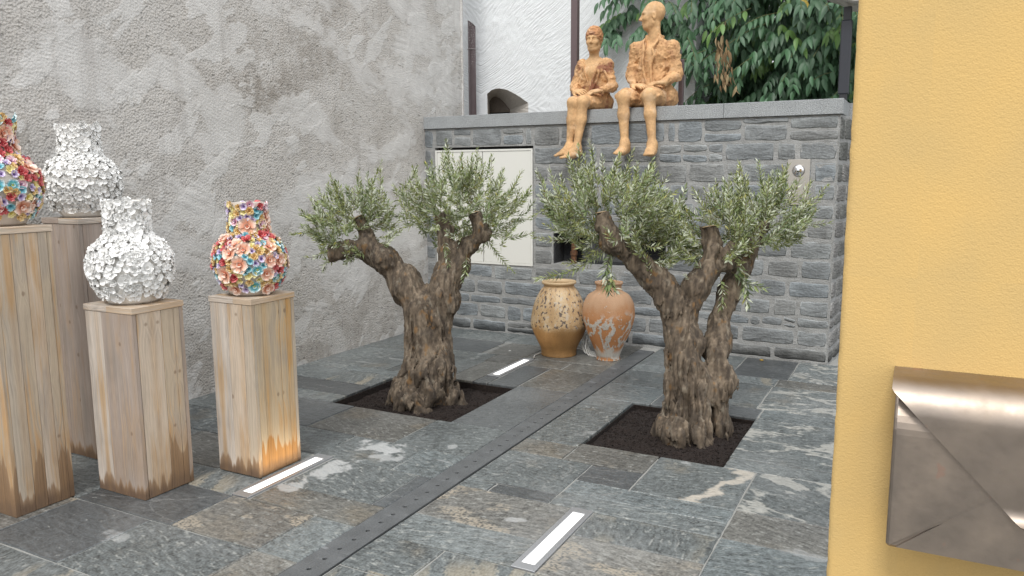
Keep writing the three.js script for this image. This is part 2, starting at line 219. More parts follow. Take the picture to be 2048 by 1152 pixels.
{
  const r = rng(5), paving = struct('paving', 'courtyard paving of grey-green gneiss slabs');
  SLABS.forEach(([x0, x1, z0, z1, k]) => part('slab', slabGeo(x0, x1, z0, z1, (r() - 0.5) * 0.003, r), slabMats[k === 'd' || k === 'g' ? 0 : Math.floor(r() * 2) + 1], paving));
  // mortar bed between the stones, with the two planting holes left open
  const mort = std({ color: lin(0.3, 0.3, 0.285), roughness: 0.95, bumpMap: floorTex.bump, bumpScale: 0.004 });
  const sh = new THREE.Shape([[-4.34, 1.7], [1.35, 1.7], [1.35, -9.3], [-4.34, -9.3]].map(([x, z]) => new THREE.Vector2(x, -z)));
  for (const [a, b, c, d] of [BED1, BED2]) sh.holes.push(new THREE.Path([[a - 0.03, -c + 0.03], [b + 0.03, -c + 0.03], [b + 0.03, -d - 0.03], [a - 0.03, -d - 0.03]].map((p) => new THREE.Vector2(...p))));
  sh.holes.push(new THREE.Path([[-2.08, 6.3], [-1.93, 6.3], [-1.93, -1.7 + 0.05], [-2.08, -1.7 + 0.05]].map((p) => new THREE.Vector2(...p))));
  const mg = new THREE.ExtrudeGeometry(sh, { depth: 0.12, bevelEnabled: false }); mg.rotateX(-Math.PI / 2); mg.translate(0, -0.126, 0);
  part('mortar_bed', boxUV(mg, 0.5), mort, paving);
  // open ground round the yard, to the horizon
  const gm = surface(256, 256, (u, v) => { const n = f2(u * 8, v * 8, 3, 4); return [0.2 + 0.1 * n, 0.19 + 0.1 * n, 0.17 + 0.09 * n, 0.5]; }, THREE.MirroredRepeatWrapping, false);
  const gg = new THREE.PlaneGeometry(400, 400, 8, 8); gg.rotateX(-Math.PI / 2); gg.translate(0, -0.2, 0);
  const ground = shade(new THREE.Mesh(boxUV(gg, 0.25), std({ map: gm.map }))); ground.name = 'ground'; ground.userData = { kind: 'structure', label: 'bare ground round the courtyard' }; scene.add(ground);
}
// ---- soil in the two beds: lumpy ground plus loose crumbs
const soilTex = surface(512, 512, (u, v) => { const n = f2(u * 40, v * 40, 2, 4), w = n2(u * 160, v * 160, 5), k = 0.009 + 0.008 * n + 0.005 * w; return [k * 1.75, k * 1.0, k * 0.75, 0.5 + n * 0.5 + w * 0.3]; });
const soilMat = std({ map: soilTex.map, bumpMap: soilTex.bump, bumpScale: 0.012, roughness: 0.97 });
function soil([x0, x1, z0, z1], trunk, depth, label, seed) {
  const r = rng(seed), n = 60, g = new THREE.PlaneGeometry(x1 - x0 - 0.004, z1 - z0 - 0.004, n, n); g.rotateX(-Math.PI / 2);
  const p = g.attributes.position, cx = (x0 + x1) / 2, cz = (z0 + z1) / 2;
  const H = (x, z) => -depth + 0.025 * fbm(x * 9, z * 9, seed, 4) + 0.008 * noise(x * 55, z * 55, seed) + 0.05 * Math.exp(-((x - trunk[0]) ** 2 + (z - trunk[1]) ** 2) / 0.06);
  for (let i = 0; i < p.count; i++) p.setY(i, H(p.getX(i) + cx, p.getZ(i) + cz));
  g.computeVertexNormals(); const gs = [boxUV(g, 1.6)], base = new THREE.IcosahedronGeometry(1, 0);
  for (let i = 0; i < 2600; i++) { const x = (r() - 0.5) * (x1 - x0 - 0.03), z = (r() - 0.5) * (z1 - z0 - 0.03), s = 0.002 + r() * r() * r() * 0.009, q = base.clone(); q.scale(s * (0.7 + r()), s * 0.8, s * (0.7 + r())); q.rotateY(r() * 6); q.rotateX(r() * 3); q.translate(x, H(x + cx, z + cz) + s * 0.3, z); gs.push(boxUV(q, 3, 3, r(), r())); }
  for (const q of [cbox(-(x1 - x0) / 2 + 0.001, -(x1 - x0) / 2 + 0.007, -0.1, -0.014, -(z1 - z0) / 2, (z1 - z0) / 2), cbox((x1 - x0) / 2 - 0.007, (x1 - x0) / 2 - 0.001, -0.1, -0.018, -(z1 - z0) / 2, (z1 - z0) / 2), cbox(-(x1 - x0) / 2, (x1 - x0) / 2, -0.1, -0.013, -(z1 - z0) / 2 + 0.001, -(z1 - z0) / 2 + 0.007)]) gs.push(boxUV(q, 1.6));
  const o = whole('planting_soil', merged(gs), soilMat, label, 'soil', [cx, 0, cz]); o.userData.kind = 'stuff'; return o;
}
soil(BED1, [-2.9, -4.3], 0.062, 'dark soil in the square bed around the left olive trunk', 3);
soil(BED2, [-1.14, -4.36], 0.04, 'dark soil in the square bed around the right olive trunk', 4);

// ---- slot drain: stone covers with a row of round holes over a channel
{
  const t = thing('drain_channel', 'long dark stone drain strip with a row of round holes crossing the paving', 'drain', [-2.005, 0, -2.3]);
  const tex = surface(256, 1024, (u, v) => { const n = f2(u * 3, v * 12, 6, 4), f = n2(u * 60, v * 240, 2), k = 0.1 + 0.045 * n + 0.02 * f; const d = smooth(0.25, 0.5, f2(u * 4, v * 18, 9, 3)); return [...mix3([k * 1.02, k * 1.08, k * 1.12], [0.3, 0.31, 0.32], d * 0.5), 0.5 + f * 0.4 + n * 0.3]; });
  const m = std({ map: tex.map, bumpMap: tex.bump, bumpScale: 0.0025, roughness: 0.5 });
  const z = (k) => 0.015 - 0.605 * k;                      // joints, measured from the group's own z
  for (let k = -6; k < 7; k++) {
    let a = z(k + 1) + 0.0015, b = z(k) - 0.0015; if (-2.3 + b > 1.65 || -2.3 + a < -6.3) continue; 
    const s = new THREE.Shape([new THREE.Vector2(-0.071, -b), new THREE.Vector2(0.066, -b), new THREE.Vector2(0.066, -a), new THREE.Vector2(-0.071, -a)]);
    for (let h = -45; h < 50; h++) { const zc = -0.0137 - 0.0905 * h; if (zc < a + 0.016 || zc > b - 0.016) continue; const c = new THREE.Path(); c.absarc(0, -zc, 0.0115, 0, Math.PI * 2, true); s.holes.push(c); }
    const g = new THREE.ExtrudeGeometry(s, { depth: 0.026, bevelEnabled: true, bevelThickness: 0.0015, bevelSize: 0.0015, bevelSegments: 1, curveSegments: 8 }); g.rotateX(-Math.PI / 2); g.translate(0, -0.026 + (k % 2) * 0.001, 0);
    part('drain_cover', boxUV(g, 2, 0.7, 0, k * 0.31), m, t);
  }
  { const a = -6.3 + 2.3, b = z(6) - 0.0015; part('drain_cover', boxUV(cbox(-0.0725, 0.0675, -0.027, 0.001, a, b, 0.002), 2, 0.7), m, t); }
  const dark = std({ color: lin(0.03, 0.03, 0.032), roughness: 0.8 });
  part('channel', merged([cbox(-0.075, -0.07, -0.12, -0.03, -4, 3.9), cbox(0.07, 0.0745, -0.12, -0.012, -4, 3.9), cbox(-0.07, 0.07, -0.12, -0.115, -4, 3.9)]), dark, t);
}
// ---- three lit strips let into the floor
{
  const fr = std({ color: lin(0.5, 0.51, 0.53), metalness: 0.85, roughness: 0.42 });
  const glow = new THREE.MeshStandardMaterial({ color: lin(0.8, 0.8, 0.78), emissive: lin(1, 0.97, 0.92), emissiveIntensity: 0.9, roughness: 0.3 });
  const strip = (x, z0, z1, label) => {
    const t = thing('floor_light', label, 'floor light', [x, 0, (z0 + z1) / 2], 'lit strips let into the paving'), L = (z1 - z0) / 2, W = 0.05, w = 0.029, e = 0.045;
    const s = new THREE.Shape([[-W, -L], [W, -L], [W, L], [-W, L]].map((p) => new THREE.Vector2(...p)));
    s.holes.push(new THREE.Path([[-w, -L + e], [-w, L - e], [w, L - e], [w, -L + e]].map((p) => new THREE.Vector2(...p))));
    const g = new THREE.ExtrudeGeometry(s, { depth: 0.03, bevelEnabled: true, bevelThickness: 0.001, bevelSize: 0.001, bevelSegments: 1 }); g.rotateX(-Math.PI / 2); g.translate(0, -0.026, 0);
    part('frame', boxUV(g), fr, t);
    part('light_diffuser', boxUV(cbox(-w + 0.001, w - 0.001, -0.02, 0.0015, -L + e + 0.001, L - e - 0.001, 0.001)), glow, t);
    const a = new THREE.RectAreaLight(new THREE.Color(1, 0.8, 0.5), 6, w * 2, 2 * (L - e)); a.name = 'strip_lamp'; a.position.set(0, 0.006, 0); a.rotation.x = Math.PI / 2; t.add(a);
  };
  strip(-2.77, -3.11, -2.51, 'lit floor strip at the foot of the coloured flower vase pedestal'); strip(-1.27, -3.1, -2.5, 'lit floor strip alone in the paving right of the drain, nearest the camera'); strip(-2.77, -5.59, -4.97, 'lit floor strip behind the left olive tree near the clay jars');
}
// ------------------------------------------------------------------ grey stone wall at the end of the yard
const WX0 = -4.33, WX1 = -0.585, WZ = -6.44;
const stoneTex = surface(1280, 720, (u, v) => {
  const x = u * 4, y = v * 2.25, w = 0.03 * n2(x * 5, y * 9, 2);
  const str = f2(x * 7 + w, (y + w) * 42, 3, 4), f = n2(x * 120, y * 190, 5), fb = n2(x * 45, y * 80, 8), cl = f2(x * 2.2, y * 2.6, 7, 3);
  const k = 0.19 * (1 + 0.5 * str + 0.28 * f + 0.2 * fb + 0.55 * cl); let c = [k * 0.97, k * 1.03, k * 1.06];
  const lime = smooth(0.1, 0.5, f2(x * 3.1, y * 3.4, 11, 5) + 0.18 * str + 0.06 * f); c = mix3(c, [0.3, 0.32, 0.33], lime * 0.7);
  const run = smooth(0.3, 0.6, f2(x * 9, y * 1.1, 14, 3) + 0.1 * f); c = mix3(c, [0.34, 0.35, 0.35], run * 0.4);
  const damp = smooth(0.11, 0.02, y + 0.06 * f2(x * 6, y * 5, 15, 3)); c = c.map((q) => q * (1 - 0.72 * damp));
  return [...c, 0.5 + str * 0.6 + fb * 0.3 + f * 0.15];
});
const mortTex = surface(640, 640, (u, v) => {
  const x = u * 2, y = v * 2, f = n2(x * 150, y * 150, 2), n = f2(x * 14, y * 14, 6, 4), s = f2(x * 5, y * 40, 7, 3), k = 0.3 + 0.12 * n + 0.05 * f + 0.06 * s;
  return [k, k * 1.01, k * 1.0, 0.5 + 0.5 * n + 0.3 * f + 0.25 * s];
}, THREE.MirroredRepeatWrapping);
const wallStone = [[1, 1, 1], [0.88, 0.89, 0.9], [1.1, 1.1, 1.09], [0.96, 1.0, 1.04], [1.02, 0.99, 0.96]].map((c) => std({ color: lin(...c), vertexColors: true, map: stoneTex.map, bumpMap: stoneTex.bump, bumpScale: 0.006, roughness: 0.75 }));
const mortMat = std({ map: mortTex.map, bumpMap: mortTex.bump, bumpScale: 0.009, roughness: 0.95 });
// a stone: ragged outline at the mortar, rounded shoulders, rough face; in its own x, y with the face towards +z
function stoneGeo(x0, x1, y0, y1, proud, r, ou = 0) {
  const m = Math.min(0.011 + r() * 0.007, 0.1 * (y1 - y0)); x0 += m; x1 -= m; y0 += m; y1 -= m;
  const pts = [], nx = Math.max(2, Math.round((x1 - x0) / 0.07)), ny = Math.max(2, Math.round((y1 - y0) / 0.06)), j = (s = 0.009) => (r() - 0.5) * s, sk = [j(0.014), j(0.014), j(0.014), j(0.014)];
  for (let i = 0; i < nx; i++) pts.push([mix(x0, x1, i / nx) + (i ? j(0.02) : 0.006), y0 + mix(sk[0], sk[1], i / nx) + j() + (i ? 0 : 0.006)]);
  for (let i = 0; i < ny; i++) pts.push([x1 + j() - (i ? 0 : 0.006), mix(y0 + sk[1], y1 + sk[2], i / ny) + j() + (i ? 0 : 0.004)]);
  for (let i = 0; i < nx; i++) pts.push([mix(x1, x0, i / nx) + (i ? j(0.02) : -0.006), y1 + mix(sk[2], sk[3], i / nx) + j() - (i ? 0 : 0.006)]);
  for (let i = 0; i < ny; i++) pts.push([x0 + j() + (i ? 0 : 0.006), mix(y1 + sk[3], y0 + sk[0], i / ny) + j()]);
  const n = pts.length, cx = (x0 + x1) / 2, cy = (y0 + y1) / 2, pos = [], idx = [];
  const ring = (s, z, q) => pts.forEach(([x, y]) => pos.push(x + Math.sign(cx - x) * Math.min(s, Math.abs(cx - x)), y + Math.sign(cy - y) * Math.min(s, Math.abs(cy - y)), z + (q ? j(q) : 0)));
  ring(0, -0.02); ring(0.001, proud * 0.35, 0.002); ring(0.008, proud, 0.004);
  const in3 = pts.map(([x, y]) => [cx + (x - cx) * 0.5, cy + (y - cy) * 0.5]); in3.forEach(([x, y]) => pos.push(x, y, proud + 0.003 + j(0.008))); pos.push(cx, cy, proud + 0.004 + j(0.008));
  for (let i = 0; i < n; i++) { const k = (i + 1) % n; for (let t = 0; t < 3; t++) { const a = t * n + i, b = t * n + k; idx.push(a, b, b + n, a, b + n, a + n); } idx.push(3 * n + i, 3 * n + k, 4 * n); }
  const uv = []; for (let i = 0; i < pos.length; i += 3) uv.push((pos[i] + 4.4 + ou) / 4, pos[i + 1] / 2.25);
  const col = []; for (let i = 0; i <= 4 * n; i++) { const e = i < n * 2 ? 1.4 + j(0.3) : i < n * 3 ? 1.2 + j(0.4) : 1; col.push(e, e, e); }
  return geoFrom(pos, uv, idx, col);
}
const CAB = [-4.2, -3.145, 0.648, 1.748], NICHE = [-2.945, -1.9, 0.69, 0.965];
{
  const t = thing('stone_wall', 'grey stone block wall with pale mortar and a granite coping under the seated figures', 'wall', [0, 0, WZ]), r = rng(77);
  const Y = [0.002, 0.12, 0.27, 0.355, 0.505, 0.66, 0.82, 0.975, 1.125, 1.263, 1.41, 1.575, 1.735, 1.922];
  const cuts = [[-4.1, -3.81, -3.43, -3.0, -2.6, -2.2, -1.8, -1.37, -1.0], [-4.0, -3.73, -3.43, -3.27, -2.8, -2.45, -2.05, -1.7, -1.39, -1.26, -0.83], [-4.05, -3.83, -3.49, -3.1, -2.8, -2.3, -1.9, -1.5, -1.19, -1.1, -0.93, -0.83],
    [-4.0, -3.76, -3.46, -3.05, -2.75, -2.3, -2.0, -1.6, -1.33, -1.24, -1.02, -0.82], [-3.87, -3.57, -3.14, -2.7, -2.35, -1.95, -1.7, -1.4, -1.13, -0.91], [-4.2, -3.9, -3.55, -3.145, -2.945, -1.9, -1.55, -1.23, -1.08, -0.82], [-2.945, -1.9, -1.5, -1.17, -0.91],
    [-2.85, -2.4, -2.1, -1.75, -1.4, -1.02, -0.79], [-3.0, -2.7, -2.45, -2.0, -1.66, -1.35, -1.01, -0.77], [-2.78, -2.5, -2.15, -1.89, -1.71, -1.56, -1.42, -0.91, -0.76], [-2.99, -2.79, -2.5, -2.35, -2.04, -1.73, -1.42, -1.3, -0.91, -0.76], [-4.23, -2.8, -2.52, -2.3, -1.98, -1.78, -1.57, -1.44, -1.04, -0.88], [-3.99, -3.79, -3.46, -3.24, -2.88, -2.6, -2.3, -1.92, -1.83, -1.61, -1.3, -0.95]];
  const split = { '12:-3.99': 0.62, '12:-3.46': 0.62, '12:-1.61': 0.46, '12:-2.88': 0.3, '12:-0.95': 0.45, '12:-1.3': 0.75, '11:-1.78': 0.5, '11:-1.57': 0.5, '11:-1.98': 0.5, '9:-1.56': 0.55, '0:-3.43': 0.5, '10:-2.79': 0.6, '10:-1.42': 0.4, '9:-2.78': 0.65, '2:-0.93': 0.5 };
  const free = (a, b, c, d) => [CAB, NICHE].every(([x0, x1, y0, y1]) => b <= x0 + 0.003 || a >= x1 - 0.003 || d <= y0 + 0.003 || c >= y1 - 0.003);
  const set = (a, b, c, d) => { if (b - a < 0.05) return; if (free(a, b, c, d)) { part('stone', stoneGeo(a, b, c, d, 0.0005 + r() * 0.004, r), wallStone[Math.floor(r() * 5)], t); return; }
    // trim round the openings
    for (const [x0, x1, y0, y1] of [CAB, NICHE]) { if (b <= x0 || a >= x1 || d <= y0 || c >= y1) continue; if (a < x0 - 0.05) set(a, x0 - 0.004, c, d); if (b > x1 + 0.05) set(x1 + 0.004, b, c, d); if (c < y0 - 0.04) set(Math.max(a, x0), Math.min(b, x1), c, y0 - 0.004); if (d > y1 + 0.04) set(Math.max(a, x0), Math.min(b, x1), y1 + 0.004, d); return; } };
  for (let k = 0; k < 13; k++) {
    const c = [WX0, ...cuts[k], WX1];
    for (let i = 0; i < c.length - 1; i++) {
      const s = split[`${k}:${c[i]}`], y0 = Y[k], y1 = Y[k + 1];
      if (s) { const m = mix(y0, y1, s); set(c[i], c[i + 1], y0, m); set(c[i], c[i + 1], m, y1); } else set(c[i], c[i + 1], y0, y1);
    }
  }
  const sh = new THREE.Shape([[WX0 - 0.05, -0.15], [WX1 - 0.008, -0.15], [WX1 - 0.008, 1.924], [WX0 - 0.05, 1.924]].map((p) => new THREE.Vector2(...p)));
  for (const [a, b, c, d] of [CAB, NICHE]) sh.holes.push(new THREE.Path([[a, c], [a, d], [b, d], [b, c]].map((p) => new THREE.Vector2(...p))));
  const core = new THREE.ExtrudeGeometry(sh, { depth: 0.3, bevelEnabled: false }); core.translate(0, 0, -0.3);
  part('mortar_core', boxUV(merged([core, cbox(WX0 - 0.05, WX1 - 0.05, -0.15, 1.92, -0.42, -0.302)]), 0.5), mortMat, t);
  // the return that runs back along the passage on the right
  const side = new THREE.Group(); side.name = 'side_face'; t.add(side); side.position.set(WX1, 0, 0); side.rotation.y = Math.PI / 2 - 0.12;
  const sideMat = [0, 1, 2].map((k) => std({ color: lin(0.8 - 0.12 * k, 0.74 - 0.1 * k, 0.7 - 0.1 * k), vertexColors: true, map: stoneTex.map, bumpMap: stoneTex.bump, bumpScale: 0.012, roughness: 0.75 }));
  for (let k = 0; k < 13; k++) { let x = 0.0; let n = 0; while (x < 2.0 && n < 5) { const w = n ? 0.25 + r() * 0.3 : 0.16 + (k % 2) * 0.16; part('stone', stoneGeo(x, Math.min(2.05, x + w), Y[k], Y[k + 1], 0.006, r, 4.5 + k), sideMat[Math.floor(r() * 3)], side); x += w; n++; } }
  part('mortar_core', boxUV(cbox(0.005, 2.4, -0.15, 1.924, -0.35, -0.001, 0.002), 0.5), mortMat, side);
  // granite coping, in lengths
  const gr = surface(512, 512, (u, v) => { const f = n2(u * 90, v * 90, 3), fg = n2(u * 190, v * 190, 4), n = f2(u * 6, v * 6, 2, 3), k = 0.33 + 0.15 * f + 0.1 * fg + 0.06 * n; return [k * 0.95, k, k * 1.03, 0.5 + 0.4 * f + 0.3 * fg]; });
  const cm = std({ map: gr.map, bumpMap: gr.bump, bumpScale: 0.004, roughness: 0.75 });
  [-4.36, -2.75, -1.45, -0.565].forEach((x, i, a) => { if (i) part('coping_stone', boxUV(cbox(a[i - 1] + 0.001, x - 0.001, 1.927, 2.041, -0.47, 0.022, 0.003), 1.4, 1.4, i * 0.3), cm, t); });
  part('coping_stone', boxUV(cbox(0.478, 2.3, 1.927, 2.041, -0.4, 0.02, 0.003), 1.4), cm, side);
  const back = std({ color: lin(0.035, 0.036, 0.04), roughness: 0.9, bumpMap: mortTex.bump, bumpScale: 0.02 });
  part('niche_lining', boxUV(merged([cbox(NICHE[0] - 0.01, NICHE[1] + 0.01, NICHE[2] - 0.01, NICHE[3] + 0.01, -0.3, -0.21), cbox(NICHE[0] - 0.01, NICHE[0] + 0.012, NICHE[2], NICHE[3], -0.21, -0.012), cbox(NICHE[0], NICHE[1], NICHE[3] - 0.012, NICHE[3] + 0.01, -0.21, -0.012)]), 1), back, t);
}
{
  const t = thing('valve_pipe', 'rusty pipe stub with a collar standing in the dark wall niche behind the jars', 'pipe', [-2.78, NICHE[2], WZ - 0.09]);
  const rust = surface(128, 256, (u, v) => { const n = f2(u * 8, v * 12, 4, 4); return [...mix3([0.16, 0.07, 0.03], [0.06, 0.04, 0.03], smooth(-0.1, 0.3, n)), 0.5 + n]; });
  const m = std({ map: rust.map, bumpMap: rust.bump, bumpScale: 0.004, roughness: 0.85 });
  part('pipe', new THREE.CylinderGeometry(0.026, 0.026, 0.27, 16).translate(0, 0.135, 0), m, t); part('collar', new THREE.CylinderGeometry(0.034, 0.034, 0.035, 16).translate(0, 0.09, 0), m, t); part('collar', new THREE.CylinderGeometry(0.034, 0.034, 0.03, 16).translate(0, 0.21, 0), m, t);
  const d = thing('junction_box', 'dark grey box filling the wall niche right of the rusty pipe', 'box', [-2.5, NICHE[2] + 0.004, WZ - 0.13]);
  const dm = std({ color: lin(0.045, 0.047, 0.052), roughness: 0.6 });
  part('housing', boxUV(cbox(-0.2, 0.2, 0, 0.24, -0.07, 0.04, 0.006)), dm, d); part('lid', boxUV(cbox(-0.185, 0.185, 0.02, 0.225, 0.041, 0.05, 0.004)), std({ color: lin(0.06, 0.062, 0.066), roughness: 0.5 }), d);
}
// ---- white double-leaf cabinet let into the wall
{
  const t = thing('utility_cabinet', 'white two-leaf metal cabinet front let into the grey stone wall', 'cabinet', [-3.672, 0.648, WZ]);
  const w = std({ color: lin(0.72, 0.72, 0.68), roughness: 0.5 }), W = 0.521, Ht = 1.074;
  const s = new THREE.Shape([[-W, 0.004], [W, 0.004], [W, Ht], [-W, Ht]].map((p) => new THREE.Vector2(...p))); s.holes.push(new THREE.Path([[-W + 0.016, 0.02], [-W + 0.016, Ht - 0.016], [W - 0.016, Ht - 0.016], [W - 0.016, 0.02]].map((p) => new THREE.Vector2(...p))));
  const g = new THREE.ExtrudeGeometry(s, { depth: 0.05, bevelEnabled: true, bevelThickness: 0.001, bevelSize: 0.001, bevelSegments: 1 }); g.translate(0, 0, -0.042);
  part('frame', boxUV(g), w, t);
  const leaf = (x0, x1) => part('door_leaf', boxUV(cbox(x0, x1, 0.0225, Ht - 0.0185, -0.03, 0.004, 0.0025)), w, t);
  leaf(-W + 0.0185, -0.0035); leaf(0.0035, W - 0.0185);
  part('backing', cbox(-0.526, 0.526, 0.001, 1.099, -0.2, -0.06), std({ color: lin(0.02, 0.02, 0.02) }), t);
}
// ---- steel entry panel with a mirror dome
{
  const t = thing('entry_panel', 'brushed steel door-station plate with a round mirror dome on the stone wall', 'intercom', [-0.862, 1.42, WZ + 0.018]);
  const br = surface(256, 256, (u, v) => { const n = f2(u * 4, v * 120, 3, 3); return [0.5, 0.47, 0.43, 0.5 + n]; });
  part('plate', boxUV(cbox(-0.082, 0.082, -0.175, 0.175, -0.012, 0.004, 0.0015), 4), std({ color: lin(0.55, 0.52, 0.48), metalness: 0.8, roughness: 0.48, bumpMap: br.bump, bumpScale: 0.0003 }), t);
  part('dome', new THREE.SphereGeometry(0.043, 32, 16).scale(1, 1, 0.6).translate(0, 0.09, 0.004), std({ color: lin(0.8, 0.8, 0.82), metalness: 1, roughness: 0.08 }), t);
  part('ring', new THREE.TorusGeometry(0.044, 0.003, 8, 32).translate(0, 0.09, 0.005), std({ color: lin(0.35, 0.34, 0.33), metalness: 1, roughness: 0.35 }), t);
  const hole = std({ color: lin(0.25, 0.24, 0.23), metalness: 0.6, roughness: 0.5 });
  part('seam', cbox(-0.055, 0.055, -0.001, 0.001, 0.0035, 0.0048, 0.0003).translate(0, 0.005, 0), std({ color: lin(0.75, 0.73, 0.7), metalness: 0.7, roughness: 0.4 }), t);
  for (const x of [-0.03, 0.03]) part('button', new THREE.CylinderGeometry(0.011, 0.011, 0.006, 20).rotateX(Math.PI / 2).translate(x, -0.125, 0.006), hole, t);
}
// ------------------------------------------------------------------ old rough plaster wall on the left
{
  const U = (z) => (z + 7.2) / 5.6, wallTex = surface(1320, 900, (u, v) => {
    const z = u * 5.6, y = v * 3.8;
    const big = f2(z * 0.9, y * 0.9, 4, 4), mid = f2(z * 3.1, y * 2.6, 6, 5), fine = n2(z * 95, y * 95, 3), fi2 = n2(z * 190, y * 190, 7), gran = f2(z * 80, y * 80, 8, 3), lump = f2(z * 15, y * 17, 11, 3);
    // where the trowel has left the coat smooth and where the coarse coat shows
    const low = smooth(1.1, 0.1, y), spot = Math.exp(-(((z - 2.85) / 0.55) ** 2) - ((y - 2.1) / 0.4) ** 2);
    const wb = 0.16 * n2(z * 1.1, y * 1.2, 13), sz = z * 0.96 + y * 0.28 + wb, sy = -z * 0.28 + y * 0.96 + 1.3 * wb, tz = z * 0.8 - y * 0.6 + wb, ty = z * 0.6 + y * 0.8 - wb, broad = f2(z * 0.55, y * 0.6, 14, 3);
    const s1 = f2(sz * 1.5, sy * 2.3, 15, 5) + 0.25 * big + 0.25 * broad - 0.22 * low - 0.3 * spot + 0.05 * smooth(1.4, 2.6, y), smear = smooth(-0.06, 0.12, s1 + 0.16 * lump), s2 = smooth(0.1, 0.15, f2(tz * 2.2 + 7, ty * 4.6, 16, 5) + 0.3 * broad - 0.1 * low);
    const coarse = (1 - smear) * (1 - 0.8 * s2), drag = f2(sz * 9, sy * 70, 25, 3), rk = smooth(0.1, 0.25, f2(z * 1.3, y * 1.5, 29, 3)), rake = rk * Math.sin(sy * 75 + 6 * n2(sz * 1.6, sy * 2, 30)) * smooth(0, 0.3, n2(sz * 3, sy * 9, 31) + 0.2), pit = smooth(0.42, 0.55, n2(z * 33, y * 33, 32));
    let c = mix3([0.585, 0.57, 0.55], [0.515, 0.49, 0.458], clamp(coarse * (0.75 + 0.6 * mid + 0.4 * lump)));
    c = mix3(c, [0.69, 0.68, 0.662], Math.max(smear * smooth(0.04, 0.3, s1) * 0.6, s2 * 0.55) * (0.75 + 0.5 * lump));
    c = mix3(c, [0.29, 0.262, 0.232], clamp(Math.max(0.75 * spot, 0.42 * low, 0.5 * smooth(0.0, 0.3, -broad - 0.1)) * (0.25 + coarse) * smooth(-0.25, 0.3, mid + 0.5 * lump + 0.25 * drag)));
    const run = smooth(0.1, 0.36, f2(z * 7, y * 0.8, 33, 4) + 0.15 * lump) * smooth(-0.05, 0.3, n2(z * 0.9, y * 0.7, 41)); c = mix3(c, [0.33, 0.305, 0.28], run * 0.28);
    const k = 1 + 0.08 * fine + 0.07 * fi2 + (0.06 + 0.2 * coarse) * gran + 0.1 * lump + 0.06 * drag * smear - 0.25 * pit * coarse; c = c.map((q) => q * k);
    const h = 0.42 + coarse * (0.3 * gran + 0.16 * fine + 0.08 * fi2 + 0.2 * lump) + (1 - coarse) * (0.1 * gran + 0.07 * fine + 0.08 * drag) + 0.13 * smear + 0.08 * s2 + 0.05 * rake + 0.16 * mid - 0.16 * pit * coarse;
    return [...c, h];
  }, THREE.MirroredRepeatWrapping);
  const NX = 330, NY = 150, g = new THREE.PlaneGeometry(9.2, 5.2, NX, NY), p = g.attributes.position, uv = g.attributes.uv;
  for (let i = 0; i < p.count; i++) { const z = -7.14 + (4.6 + p.getX(i)), y = p.getY(i) + 2.6 - 0.15; p.setXYZ(i, 0.016 * fbm(z * 1.3, y * 1.3, 2, 3) + 0.006 * fbm(z * 7, y * 7, 5, 3), y, z); uv.setXY(i, U(z), y / 3.8); }
  const idx = g.index.array; for (let i = 0; i < idx.length; i += 3) [idx[i + 1], idx[i + 2]] = [idx[i + 2], idx[i + 1]];
  g.computeVertexNormals();
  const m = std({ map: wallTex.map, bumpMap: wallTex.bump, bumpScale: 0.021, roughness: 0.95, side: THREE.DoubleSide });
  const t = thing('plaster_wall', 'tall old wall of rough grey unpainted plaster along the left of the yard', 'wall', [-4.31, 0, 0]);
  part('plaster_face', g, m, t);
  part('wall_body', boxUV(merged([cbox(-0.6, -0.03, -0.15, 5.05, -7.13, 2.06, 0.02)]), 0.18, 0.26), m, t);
  part('wall_edge', boxUV(cbox(-0.031, 0.012, -0.15, 5.05, -7.165, -7.135, 0.008), 0.18, 0.26), m, t);
}
